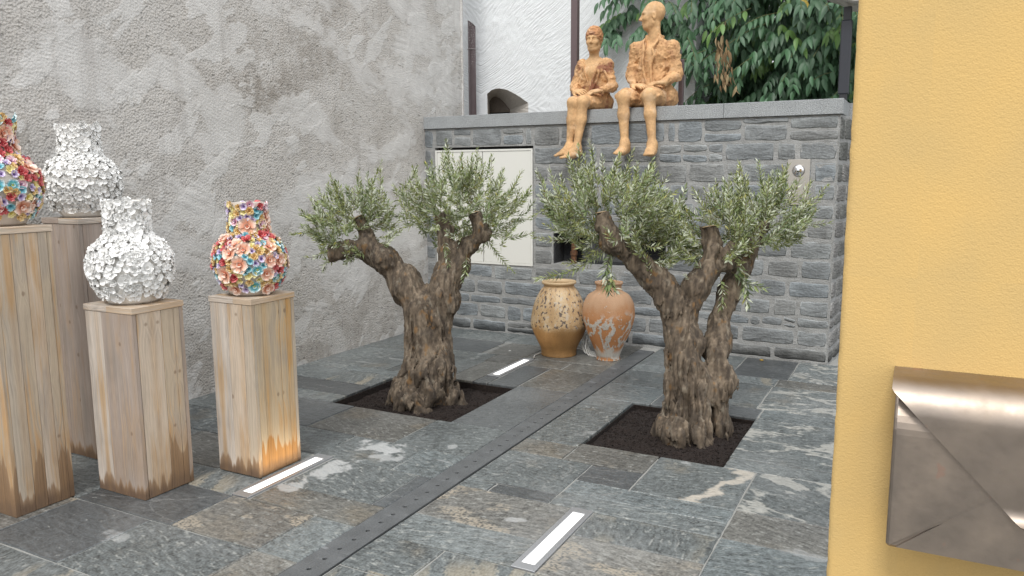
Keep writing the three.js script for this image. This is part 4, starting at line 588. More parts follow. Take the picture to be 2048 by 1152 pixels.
vase('flower-covered vase in bright mixed colours, whole, on the low pedestal near the left olive tree', -2.984, 0.907, -2.858, 1.02, 41, false, 0.3);
vase('white flower-covered vase in front, on the low pedestal', -3.286, 0.91, -2.41, 1.06, 42, true, 0);
vase('flower-covered vase in red, orange and purple cut by the left edge of the picture', -3.645, 1.285, -2.03, 1.06, 43, false, 1.9);
vase('white flower-covered vase at the back against the plaster wall, on the tall greyish pedestal', -3.965, 1.285, -2.66, 1.07, 44, true, 2.4);

// ------------------------------------------------------------------ the two old clay jars by the wall
{
  const jar = (prof, label, pos, tex, rough) => { const t = thing('clay_jar', label, 'jar', pos), m = std({ map: tex.map, bumpMap: tex.bump, bumpScale: 0.006, roughness: rough, side: THREE.DoubleSide });
    const g = new THREE.LatheGeometry(new THREE.SplineCurve(prof.map((p) => new THREE.Vector2(...p))).getPoints(110), 72), p = g.attributes.position, uv = g.attributes.uv, H = Math.max(...prof.map((q) => q[1]));
    for (let i = 0; i < p.count; i++) { const a = Math.atan2(p.getX(i), p.getZ(i)), k = 1 + 0.018 * noise(Math.sin(a) * 1.4 + pos[0], p.getY(i) * 3, Math.cos(a) * 1.4); p.setX(i, p.getX(i) * k); p.setZ(i, p.getZ(i) * k); uv.setY(i, p.getY(i) / H); } g.computeVertexNormals(); part('body', g, m, t); return [t, m]; };
  const cyl = (u, v, f, sc = 1) => { const a = u * Math.PI * 2; return f(Math.sin(a) * sc, v, Math.cos(a) * sc); };
  const t1 = surface(1024, 512, (u, v) => cyl(u, v, (X, Y, Z) => {
    const y = Y * 3.6, X2 = X * 1.4, Z2 = Z * 1.4, n = fbm(X2 * 2, y, Z2 * 2, 4), f = noise(X2 * 26, y * 16, Z2 * 26), sp = fbm(X2 * 7, y * 6.5, Z2 * 7, 5), r = noise(2, y * 14, 3) * 0.05;
    let c = mix3([0.46, 0.3, 0.15], [0.33, 0.18, 0.065], smooth(0.5, 0.3, v)); c = c.map((q) => q * (1 + 0.3 * n + 0.06 * f + r));
    const band = smooth(0.36, 0.42, v + 0.03 * n) * smooth(0.98, 0.84, v); c = mix3(c, [0.55, 0.43, 0.28], band * smooth(-0.25, 0.3, n + 0.3 * f) * 0.75); const dk = smooth(0.1, 0.18, sp + 0.1 * f - 0.12 * smooth(0.15, -0.15, fbm(X2 * 1.6 + 2, y * 1.4, Z2 * 1.6, 3))) * band; c = mix3(c, [0.07, 0.055, 0.055], dk * 0.88); const pl = smooth(0.16, 0.3, fbm(X2 * 6, y * 5, Z2 * 6 + 9, 4)) * band; c = mix3(c, [0.5, 0.46, 0.4], pl * 0.55);
    c = mix3(c, [0.5, 0.4, 0.26], smooth(0.94, 0.985, v) * 0.5);
    return [...c, 0.5 + 0.4 * n + 0.2 * f - 0.3 * dk + 0.8 * r];
  }));
  jar([[0.02, 0.0], [0.135, 0.0], [0.148, 0.01], [0.147, 0.03], [0.156, 0.07], [0.196, 0.15], [0.231, 0.235], [0.238, 0.28], [0.226, 0.36], [0.2, 0.45], [0.16, 0.53], [0.13, 0.57], [0.125, 0.588], [0.141, 0.6], [0.144, 0.612], [0.136, 0.62], [0.124, 0.612], [0.115, 0.585], [0.14, 0.52], [0.19, 0.42], [0.2, 0.25], [0.15, 0.1], [0.02, 0.06]], 'pale ochre clay jar speckled with dark flakes, wide rim, left of the pair', [-2.622, 0.001, -5.85], t1, 0.6);
  const t2 = surface(1024, 512, (u, v) => cyl(u, v, (X, Y, Z) => {
    const y = Y * 3.6, X2 = X * 1.3, Z2 = Z * 1.3, n = fbm(X2 * 2, y, Z2 * 2 + 5, 4), f = noise(X2 * 30, y * 18, Z2 * 30), q = fbm(X2 * 1.5 + 4, y * 1.25, Z2 * 1.5, 5), s = smooth(0.035, 0.09, Math.abs(q + 0.07) < 0.13 ? 0.17 - Math.abs(q + 0.07) * 1.3 + 0.12 * fbm(X2 * 9, y * 7, Z2 * 9, 3) : 0) * smooth(0.66, 0.5, v + 0.12 * n);
    let c = mix3([0.42, 0.19, 0.075], [0.38, 0.235, 0.14], smooth(0.5, 0.8, v + 0.2 * n)); c = c.map((k) => k * (1 + 0.28 * n + 0.07 * f));
    const base = smooth(0.2, 0.1, v + 0.15 * q) * smooth(0.03, 0.07, v), crust = Math.max(s, base, smooth(0.3, 0.36, fbm(X2 * 4, y * 4, Z2 * 4 + 2, 4)) * 0.8); c = mix3(c, [0.46, 0.45, 0.41].map((k) => k * (1 + 0.25 * f + 0.3 * n)), crust * 0.92);
    return [...c, 0.35 + 0.3 * n + 0.12 * f + crust * 0.45];
  }));
  const [j2, m2] = jar([[0.02, 0.0], [0.092, 0.0], [0.096, 0.012], [0.098, 0.04], [0.128, 0.12], [0.172, 0.22], [0.203, 0.32], [0.21, 0.38], [0.2, 0.46], [0.166, 0.525], [0.12, 0.555], [0.104, 0.572], [0.102, 0.605], [0.112, 0.622], [0.11, 0.634], [0.1, 0.632], [0.09, 0.61], [0.09, 0.57], [0.14, 0.52], [0.18, 0.4], [0.15, 0.2], [0.08, 0.08], [0.02, 0.05]], 'reddish terracotta jar with grey lime crusts and a narrow foot, right of the pair', [-2.195, 0.001, -5.875], t2, 0.85);
}
{
  const m = std({ color: lin(0.62, 0.62, 0.6), roughness: 0.45 }), r = rng(9), gs = [];
  for (let k = 0; k < 9; k++) { const R = 0.1 + r() * 0.035, a = r() * 6, p = []; for (let i = 0; i <= 20; i++) { const q = a + i / 20 * Math.PI * 2 * 0.98; p.push([-2.36 + R * Math.cos(q) * 0.8 + 0.01 * k * 0.6, Math.max(0.006, 0.1 + R * Math.sin(q) * 0.95 + (r() - 0.5) * 0.004), -5.99 + 0.05 * Math.cos(q + k) + k * 0.007]); } gs.push(tube(p, 0.0045, 48, 6)); }
  whole('cable_coil', merged(gs), m, 'loose coil of pale grey cable tucked between and behind the two clay jars', 'cable');
  const P = [[-2.735, 0.006, -5.602], [-2.75, 0.008, -5.64], [-2.77, 0.008, -5.7], [-2.77, 0.007, -5.76], [-2.75, 0.007, -5.83], [-2.72, 0.007, -5.92], [-2.6, 0.007, -6.07], [-2.45, 0.007, -6.05], [-2.36, 0.012, -6.0]];
  whole('light_cable', tube(P, 0.0055, 60, 8), m, 'pale cable running over the paving from the far floor strip to the jars', 'cable');
  // small litter on the stones
  const b = (label, x, z, s, c, name) => { const g = new THREE.SphereGeometry(s, 12, 8); g.scale(1, 0.22, 0.8); whole(name, g, std({ color: lin(...c), roughness: 0.7 }), label, 'litter', [x, s * 0.22, z]); };
  b('small white scrap on the dark slab just left of the far floor strip', -3.05, -5.78, 0.012, [0.8, 0.8, 0.8], 'paper_scrap'); b('small white disc lying on the paving beside the ochre house wall', -0.365, -2.78, 0.011, [0.85, 0.85, 0.85], 'white_disc'); b('tiny yellow fallen leaf on the paving at the foot of the stone wall', -1.07, -6.37, 0.016, [0.5, 0.3, 0.03], 'fallen_leaf'); b('rusty brown fallen leaf on the paving at the bottom left edge', -2.72, -1.66, 0.022, [0.25, 0.09, 0.03], 'fallen_leaf');
}
// ------------------------------------------------------------------ the two pruned olive trees
// limbs: [x, y, z, radius] joints; a limb that ends in a saw cut carries cut = true
function oliveTrunk(limbs, lumps, lo, hi, h, seed) {
  const segs = [];
  for (const { p, cut, k = 0.07 } of limbs) for (let i = 0; i < p.length - 1; i++) {
    const A = p[i], B = p[i + 1], last = cut && i === p.length - 2, d = [B[0] - A[0], B[1] - A[1], B[2] - A[2]], L = Math.hypot(...d);
    segs.push({ A, B, ra: A[3], rb: B[3], k, n: last ? d.map((q) => q / L) : null });
  }
  const f = (x, y, z) => {
    const wx = x + 0.018 * noise(x * 9, y * 6, z * 9 + seed), wz = z + 0.018 * noise(x * 9 + 7, y * 6, z * 9 + seed); let d = 1e3;
    for (const s of segs) { let q = cap(wx, y, wz, s.A, s.B, s.ra, s.rb); if (q > 0.3) { d = Math.min(d, q); continue; } if (s.n) q = Math.max(q, (x - s.B[0]) * s.n[0] + (y - s.B[1]) * s.n[1] + (z - s.B[2]) * s.n[2]); d = d > 1 ? q : smin(d, q, s.k); }
    for (const [a, b, c, r, ry] of lumps) d = smin(d, ell(wx, y, wz, [a, b, c], [r, ry ?? r, r]), 0.06);
    if (Math.abs(d) > 0.09) return d;
    const up = smooth(0.8, 0.5, y), t = 3 * noise(x * 2, y * 1.2, z * 2 + seed);
    const fur = Math.abs(noise(wx * 13 + t, y * 2.6, wz * 13 + seed)), fur2 = Math.abs(noise(wx * 36, y * 6, wz * 36 + seed)), lump = noise(x * 7, y * 5, z * 7 + seed), kn = noise(x * 19, y * 14, z * 19), fine = noise(x * 80, y * 30, z * 80), plate = Math.abs(noise(x * 46, y * 20, z * 46)), pit = Math.max(0, noise(x * 8 + 3, y * 3.2, z * 8 + seed) - 0.12);
    return d - (0.026 * lump - 0.02 * (0.3 + 0.7 * up) * smooth(0.2, 0, fur) + 0.006 - 0.007 * smooth(0.24, 0, fur2) + 0.009 * kn + 0.004 * fine + 0.008 * plate - 0.07 * up * pit);
  };
  const colour = (x, y, z) => {
    const n = fbm(x * 8, y * 4, z * 8 + seed, 4), f1 = noise(x * 60, y * 24, z * 60), f3 = noise(x * 130, y * 70, z * 130), st = fbm(x * 40, y * 4.5, z * 40 + seed, 3), k = Math.max(0.3, 1 + 0.4 * n + 0.45 * f1 + 0.4 * f3 + 0.5 * st);
    let c = mix3([0.1, 0.075, 0.053], [0.16, 0.125, 0.09], smooth(-0.2, 0.3, st + 0.4 * n)).map((q) => q * k);
    c = mix3(c, [0.26, 0.23, 0.18], smooth(0.16, 0.36, fbm(x * 24, y * 14, z * 24 + 4, 4) + 0.2 * f1 + 0.1 * f3) * 0.5);
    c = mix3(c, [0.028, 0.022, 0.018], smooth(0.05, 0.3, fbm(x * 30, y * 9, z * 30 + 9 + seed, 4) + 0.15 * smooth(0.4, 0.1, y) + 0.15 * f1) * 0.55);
    c = mix3(c, [0.21, 0.11, 0.035], smooth(0.25, 0.42, fbm(x * 16, y * 12, z * 16 + 15 + seed, 4) + 0.2 * f1 + 0.05 * smooth(0.3, 0.7, y)) * 0.6);
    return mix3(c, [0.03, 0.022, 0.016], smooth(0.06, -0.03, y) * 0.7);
  };
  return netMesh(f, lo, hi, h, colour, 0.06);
}
const barkMat = std({ vertexColors: true, roughness: 0.88 }), cutMat = std({ color: lin(0.44, 0.33, 0.21), roughness: 0.85 });
const oliveLeaf = phys({ vertexColors: true, roughness: 0.55, transmission: 0.25, thickness: 0, side: THREE.DoubleSide }), twigMat = std({ color: lin(0.2, 0.18, 0.09), roughness: 0.8 });
function foliage(shoots, seed) {
  const r = rng(seed), pos = [], col = [], stems = [], V = (a) => new THREE.Vector3(...a), T = new THREE.Vector3(), S = new THREE.Vector3(), U = new THREE.Vector3(), up = new THREE.Vector3(0, 1, 0);
  for (const { pts, s = 1, dens = 1 } of shoots) {
    const c = new THREE.CatmullRomCurve3(pts.map(V)), L = c.getLength(), n = Math.max(5, Math.round(L / 0.0125 * dens)); stems.push(new THREE.TubeGeometry(c, 6, 0.0016, 4));
    const hue = r(); let roll = r() * 6;
    for (let i = 1; i <= n; i++) {
      const t = 0.1 + 0.9 * i / n, P = c.getPointAt(Math.min(1, t)); c.getTangentAt(Math.min(1, t), T); S.crossVectors(T, up); if (S.lengthSq() < 0.01) S.set(1, 0, 0); S.normalize(); U.crossVectors(S, T).normalize(); roll += 1.57 + (r() - 0.5) * 0.4;
      for (const sg of [0, Math.PI]) {
        if (r() < 0.1) continue;
        const a = roll + sg, out = S.clone().multiplyScalar(Math.cos(a)).addScaledVector(U, Math.sin(a)), d = T.clone().multiplyScalar(0.75 + 0.3 * r() + (t > 0.9 ? 0.8 : 0)).addScaledVector(out, 0.8 + 0.3 * r()).addScaledVector(up, (r() - 0.4) * 0.3).normalize();
        const len = (0.03 + 0.019 * r()) * s * (t > 0.85 ? 0.75 : 1), w = len * (0.14 + 0.035 * r()), side = d.clone().cross(out).normalize().applyAxisAngle(d, (r() - 0.5) * 1.2), nn = side.clone().cross(d), C = P.clone().addScaledVector(d, len * 0.5).addScaledVector(nn, -len * 0.03), Lf = P.clone().addScaledVector(d, len * 0.45).addScaledVector(side, w).addScaledVector(nn, len * 0.05), Rt = P.clone().addScaledVector(d, len * 0.45).addScaledVector(side, -w).addScaledVector(nn, len * 0.05), E = P.clone().addScaledVector(d, len).addScaledVector(nn, len * (r() - 0.5) * 0.22);
        const b = 0.75 + 0.5 * r(), q = r(); let k = q < 0.38 ? [0.56, 0.6, 0.47] : q < 0.74 ? mix3([0.27, 0.34, 0.15], [0.36, 0.39, 0.15], hue) : mix3([0.17, 0.235, 0.1], [0.23, 0.27, 0.1], hue); if (r() < 0.02) k = [0.4, 0.38, 0.1]; k = k.map((z) => z * b);
        for (const q of [P, C, Lf, P, Rt, C, Lf, C, E, C, Rt, E]) { pos.push(q.x, q.y, q.z); col.push(...k); }
      }
    }
  }
  return [geoFrom(pos, null, null, col), merged(stems)];
}
// shoots springing from sources on the limbs and filling a clump: centre, radii
function clump(list, sources, centre, radii, count, seed, bias = [0, 0.5, 0], open = []) {
  const r = rng(seed);
  for (let i = 0; i < count; i++) {
    let d; do { d = [r() * 2 - 1, r() * 2 - 1, r() * 2 - 1]; } while (Math.hypot(...d) > 1 || Math.hypot(...d) < 0.2); const m = Math.pow(r(), 0.35), L = Math.hypot(...d);
    const E = d.map((q, k) => centre[k] + q / L * radii[k] * (0.45 + 0.62 * m + (r() < 0.25 ? 0.22 : 0))), s = sources[Math.floor(r() * sources.length)], near = [0, 1, 2].map((k) => mix(s[k], E[k], 0.25 + 0.35 * r()) + (r() - 0.5) * 0.09), v = [0, 1, 2].map((k) => E[k] - near[k]), D = Math.hypot(...v), len = 0.13 + 0.2 * r(), e = Math.min(1, len / D);
    const a = [0, 1, 2].map((k) => E[k] - v[k] * e), mid = [0, 1, 2].map((k) => mix(a[k], E[k], 0.5) + (r() - 0.5) * 0.03 - bias[k] * 0.02), end = [0, 1, 2].map((k) => E[k] + bias[k] * 0.12 * r());
    if (open.some(([x, y, z, q]) => [a, mid, end, mid.map((v, k) => (v + end[k]) / 2), mid.map((v, k) => (v + a[k]) / 2)].some((p) => Math.hypot(p[0] - x, p[1] - y, p[2] - z) < q))) continue;
    list.push({ pts: [a, mid, end] });
  }
  return list;
}
function oliveTree(label, at, limbs, lumps, lo, hi, h, shoots, cuts, seed) {
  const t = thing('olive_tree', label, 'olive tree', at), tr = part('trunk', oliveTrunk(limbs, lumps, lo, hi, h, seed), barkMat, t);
  for (const [x, y, z, rad, nx, ny, nz] of cuts) { const g = new THREE.CylinderGeometry(rad, rad, 0.006, 20), p = g.attributes.position; for (let i = 0; i < p.count; i++) { const k = 1 + 0.1 * noise(p.getX(i) * 30, 2, p.getZ(i) * 30 + x); p.setX(i, p.getX(i) * k); p.setZ(i, p.getZ(i) * k); } g.applyQuaternion(new THREE.Quaternion().setFromUnitVectors(new THREE.Vector3(0, 1, 0), new THREE.Vector3(nx, ny, nz).normalize())); g.translate(x, y, z); part('cut_face', g, cutMat, tr); }
  const [leaves, stems] = foliage(shoots, seed + 5); part('crown', leaves, oliveLeaf, t).userData.kind = 'stuff'; part('twigs', stems, twigMat, t).userData.kind = 'stuff';
  return t;
}
{
  const limbs = [
    { p: [[0, -0.1, 0, 0.17], [-0.012, 0.214, -0.03, 0.13], [-0.025, 0.483, -0.065, 0.11], [-0.045, 0.64, -0.08, 0.112]] },
    { p: [[-0.22, -0.09, 0.11, 0.07], [-0.15, 0.05, 0.075, 0.068], [-0.1, 0.25, 0.02, 0.06], [-0.1, 0.5, -0.02, 0.055]], k: 0.05 }, { p: [[0.2, -0.09, -0.06, 0.07], [0.14, 0.06, -0.055, 0.066], [0.09, 0.28, -0.05, 0.06], [0.06, 0.5, -0.09, 0.06]], k: 0.05 }, { p: [[0.09, -0.09, 0.22, 0.07], [0.055, 0.03, 0.15, 0.066], [0.04, 0.2, 0.09, 0.06], [0.0, 0.45, 0.02, 0.05]], k: 0.045 }, { p: [[-0.08, -0.09, 0.22, 0.06], [-0.05, 0.04, 0.15, 0.058], [-0.03, 0.2, 0.1, 0.05]], k: 0.04 },
    { p: [[-0.06, 0.6, -0.076, 0.115], [-0.183, 0.787, -0.034, 0.092], [-0.319, 0.94, 0.012, 0.078], [-0.43, 1.02, 0.056, 0.07]] }, { p: [[-0.43, 1.02, 0.056, 0.066], [-0.55, 1.02, 0.12, 0.055], [-0.64, 0.995, 0.17, 0.05]], cut: true, k: 0.04 }, { p: [[-0.41, 1.03, 0.05, 0.055], [-0.43, 1.1, 0.042, 0.048], [-0.505, 1.23, 0.06, 0.042]], cut: true, k: 0.04 },
    { p: [[-0.0, 0.58, -0.1, 0.11], [0.043, 0.685, -0.136, 0.1], [0.078, 0.853, -0.182, 0.082], [0.085, 0.985, -0.208, 0.075]] }, { p: [[0.075, 0.97, -0.2, 0.06], [0.028, 1.12, -0.2, 0.046], [0.004, 1.25, -0.206, 0.04]], cut: true, k: 0.04 }, { p: [[0.085, 0.97, -0.21, 0.07], [0.186, 1.054, -0.272, 0.064], [0.245, 1.115, -0.31, 0.054], [0.2, 1.26, -0.304, 0.042]], cut: true, k: 0.04 },
  ];
  const S = []; clump(S, [[-0.6, 1.0, 0.15], [-0.5, 1.22, 0.06], [-0.46, 1.1, 0.05]], [-0.54, 1.2, 0.09], [0.32, 0.25, 0.29], 135, 21, [-0.1, 0.6, 0.1], [[-0.42, 1.12, 0.16, 0.08]]);
  clump(S, [[0.0, 1.24, -0.2], [0.2, 1.25, -0.3], [0.24, 1.12, -0.31]], [0.11, 1.3, -0.27], [0.41, 0.28, 0.34], 190, 22, [0.1, 0.8, 0], [[0.06, 1.1, -0.08, 0.1], [0.27, 1.12, -0.2, 0.1], [0.22, 1.22, -0.2, 0.06]]);
  for (const [pts, s] of [[[[-0.5, 1.2, 0.06], [-0.45, 1.4, 0], [-0.375, 1.62, -0.06]], 1], [[[-0.42, 1.25, 0.03], [-0.36, 1.4, 0], [-0.34, 1.56, 0]]], [[[-0.3, 1.36, -0.1], [-0.2, 1.5, -0.15], [-0.16, 1.58, -0.16]]], [[[-0.62, 1.1, 0.2], [-0.78, 1.14, 0.24], [-0.9, 1.13, 0.28]]], [[[-0.6, 1.05, 0.2], [-0.72, 0.98, 0.24], [-0.8, 0.97, 0.25]]], [[[-0.6, 0.99, 0.17], [-0.68, 0.93, 0.2], [-0.7, 0.88, 0.2]]], [[[-0.58, 1.3, 0.1], [-0.68, 1.42, 0.13], [-0.7, 1.46, 0.12]]], [[[0.24, 1.14, -0.3], [0.4, 1.2, -0.4], [0.54, 1.22, -0.46]]], [[[0.26, 1.12, -0.3], [0.44, 1.1, -0.4], [0.57, 1.13, -0.46]]], [[[0.3, 1.2, -0.3], [0.45, 1.3, -0.38], [0.5, 1.42, -0.4]]], [[[0.2, 1.4, -0.28], [0.3, 1.5, -0.3], [0.33, 1.62, -0.3]]], [[[0.05, 1.4, -0.2], [0.04, 1.52, -0.2], [0.02, 1.66, -0.2]]], [[[0.12, 1.4, -0.25], [0.2, 1.55, -0.26], [0.22, 1.65, -0.26]]], [[[0.28, 1.1, -0.33], [0.36, 0.96, -0.38], [0.46, 0.86, -0.4]], 1], [[[0.2, 1.0, -0.2], [0.22, 0.92, -0.16], [0.2, 0.82, -0.15]]], [[[0.07, 1.1, -0.12], [0.12, 1.0, -0.08], [0.13, 0.93, -0.08]]], [[[-0.1, 1.2, -0.1], [-0.22, 1.16, 0], [-0.28, 1.12, 0.02]]]]) S.push({ pts, s: s ?? 1 });
  oliveTree('old olive tree with two stout pruned limbs forking low, left of the drain', [-2.9, -0.03, -4.3], limbs, [[0.148, 0.26, 0.0, 0.075, 0.1], [0.11, 0.1, 0.12, 0.07], [-0.13, 0.1, 0.1, 0.06], [0.07, 0.75, -0.12, 0.06], [0.16, 0.9, -0.22, 0.05], [-0.02, 0.05, 0.2, 0.06], [-0.3, 0.97, 0.03, 0.07]], [-0.75, -0.1, -0.46], [0.36, 1.32, 0.34], 0.0067, S, [[-0.645, 0.996, 0.172, 0.05, -0.9, -0.2, 0.5], [-0.509, 1.236, 0.061, 0.04, -0.5, 0.85, 0.1], [0.003, 1.257, -0.206, 0.038, -0.2, 0.95, 0], [0.198, 1.267, -0.304, 0.04, -0.3, 0.95, 0]], 3);
}
{
  const limbs = [
    { p: [[0.02, -0.1, 0, 0.12], [-0.01, 0.186, -0.03, 0.085], [-0.03, 0.42, -0.055, 0.075]], k: 0.05 }, { p: [[-0.045, 0.25, -0.02, 0.075], [-0.085, 0.619, -0.058, 0.07], [-0.134, 0.793, -0.061, 0.075], [-0.219, 0.909, -0.036, 0.07], [-0.33, 1.025, 0.003, 0.062], [-0.45, 1.118, 0.05, 0.054], [-0.508, 1.215, 0.064, 0.042], [-0.522, 1.285, 0.06, 0.036]], cut: true, k: 0.035 },
    { p: [[0.055, 0.1, 0.06, 0.055], [0.03, 0.4, 0.0, 0.052], [-0.012, 0.6, -0.06, 0.06], [-0.025, 0.705, -0.1, 0.06], [-0.014, 0.85, -0.133, 0.058], [0.05, 0.95, -0.183, 0.052], [0.07, 1.08, -0.207, 0.045], [0.045, 1.2, -0.219, 0.042]], cut: true, k: 0.04 }, { p: [[0.04, 0.94, -0.18, 0.045], [0.139, 1.0, -0.234, 0.038], [0.17, 1.1, -0.26, 0.03]], k: 0.03 },
    { p: [[0.15, -0.05, -0.1, 0.08], [0.165, 0.25, -0.131, 0.075], [0.13, 0.462, -0.18, 0.075], [0.116, 0.632, -0.256, 0.074], [0.14, 0.805, -0.32, 0.064], [0.187, 0.95, -0.392, 0.057], [0.235, 1.066, -0.459, 0.046], [0.306, 1.19, -0.525, 0.035]], k: 0.02 },
    { p: [[-0.2, -0.09, 0.08, 0.065], [-0.125, 0.03, 0.055, 0.062], [-0.075, 0.2, 0.03, 0.055], [-0.06, 0.5, -0.02, 0.05]], k: 0.035 }, { p: [[0.0, -0.09, 0.22, 0.065], [0.005, 0.02, 0.14, 0.062], [0.01, 0.14, 0.09, 0.055], [-0.01, 0.45, 0.03, 0.05]], k: 0.03 }, { p: [[0.14, -0.09, 0.17, 0.06], [0.1, 0.03, 0.09, 0.058], [0.085, 0.2, 0.04, 0.055], [0.05, 0.42, -0.03, 0.05]], k: 0.03 }, { p: [[0.2, -0.06, -0.04, 0.05], [0.16, 0.12, -0.09, 0.06]], k: 0.03 },
  ];
  const S = []; clump(S, [[-0.5, 1.22, 0.06], [-0.4, 1.1, 0.04], [-0.52, 1.28, 0.06]], [-0.49, 1.32, 0.05], [0.39, 0.25, 0.32], 215, 31, [0, 0.8, 0], [[-0.47, 1.24, 0.16, 0.085], [-0.42, 1.3, 0.28, 0.08], [-0.44, 1.12, 0.14, 0.08]]); clump(S, [[-0.25, 1.0, 0], [-0.35, 1.08, 0]], [-0.22, 1.16, -0.02], [0.18, 0.22, 0.2], 50, 32, [0, 0.6, 0]);
  clump(S, [[0.05, 1.1, -0.2], [0.17, 1.1, -0.26]], [0.02, 1.17, -0.2], [0.27, 0.22, 0.24], 125, 33, [0, 0.6, 0], [[0.08, 1.18, -0.1, 0.085], [0.1, 1.22, 0.02, 0.08], [0.09, 1.05, -0.1, 0.08]]); clump(S, [[0.3, 1.18, -0.52], [0.25, 1.08, -0.47]], [0.29, 1.27, -0.48], [0.29, 0.23, 0.27], 125, 34, [0.1, 0.8, 0]);
  for (const [pts, s] of [[[[-0.5, 1.35, 0.06], [-0.47, 1.5, 0.05], [-0.42, 1.62, 0.05]]], [[[-0.55, 1.35, 0.06], [-0.6, 1.48, 0.06], [-0.6, 1.56, 0.06]]], [[[-0.35, 1.3, 0.0], [-0.28, 1.42, 0], [-0.22, 1.5, 0]]], [[[-0.65, 1.3, 0.12], [-0.78, 1.32, 0.2], [-0.88, 1.27, 0.25]]], [[[-0.6, 1.15, 0.1], [-0.75, 1.13, 0.18], [-0.87, 1.15, 0.24]]], [[[-0.45, 1.1, 0.05], [-0.62, 0.97, 0.16], [-0.83, 0.905, 0.283]], 1.15], [[[-0.5, 1.1, 0.08], [-0.62, 1.0, 0.15], [-0.7, 1.0, 0.2]]], [[[-0.45, 1.08, 0.05], [-0.47, 0.95, 0.1], [-0.45, 0.83, 0.102]], 1.5], [[[-0.44, 0.98, 0.09], [-0.43, 0.88, 0.11], [-0.4, 0.84, 0.11]], 1.4], [[[0.18, 1.0, -0.3], [0.24, 0.9, -0.28], [0.27, 0.76, -0.26]], 1.6], [[[0.16, 0.95, -0.27], [0.26, 0.88, -0.28], [0.35, 0.85, -0.3]], 1.4], [[[0.12, 0.92, -0.2], [0.15, 0.82, -0.16], [0.14, 0.74, -0.16]], 1.2], [[[0.05, 0.95, -0.15], [0.0, 0.9, -0.1], [-0.05, 0.93, -0.08]]], [[[0.25, 1.3, -0.45], [0.2, 1.45, -0.42], [0.17, 1.55, -0.42]]], [[[0.22, 1.35, -0.45], [0.18, 1.45, -0.42], [0.13, 1.5, -0.4]]], [[[0.32, 1.3, -0.5], [0.38, 1.42, -0.52], [0.36, 1.52, -0.52]]], [[[0.4, 1.3, -0.52], [0.5, 1.38, -0.56], [0.55, 1.46, -0.56]]], [[[0.35, 1.2, -0.52], [0.5, 1.2, -0.58], [0.66, 1.22, -0.64]]], [[[0.35, 1.15, -0.52], [0.45, 1.12, -0.55], [0.52, 1.14, -0.58]]], [[[0.05, 1.25, -0.2], [0.08, 1.35, -0.2], [0.06, 1.42, -0.2]]]]) S.push({ pts, s: s ?? 1 });
  oliveTree('old olive tree with three pruned limbs and a split twisted trunk, right of the drain', [-1.14, -0.02, -4.36], limbs, [[0.17, 0.3, -0.08, 0.065, 0.1], [-0.02, 0.08, 0.16, 0.06], [0.09, 0.06, 0.12, 0.055], [0.03, 0.3, 0.05, 0.05], [-0.12, 0.07, 0.08, 0.05], [0.02, 0.55, -0.03, 0.05], [-0.15, 0.85, -0.04, 0.045]], [-0.64, -0.1, -0.66], [0.4, 1.34, 0.32], 0.0063, S, [[-0.5235, 1.292, 0.0595, 0.034, -0.2, 0.98, -0.05], [0.044, 1.207, -0.2195, 0.041, -0.2, 0.97, -0.1]], 8);
}
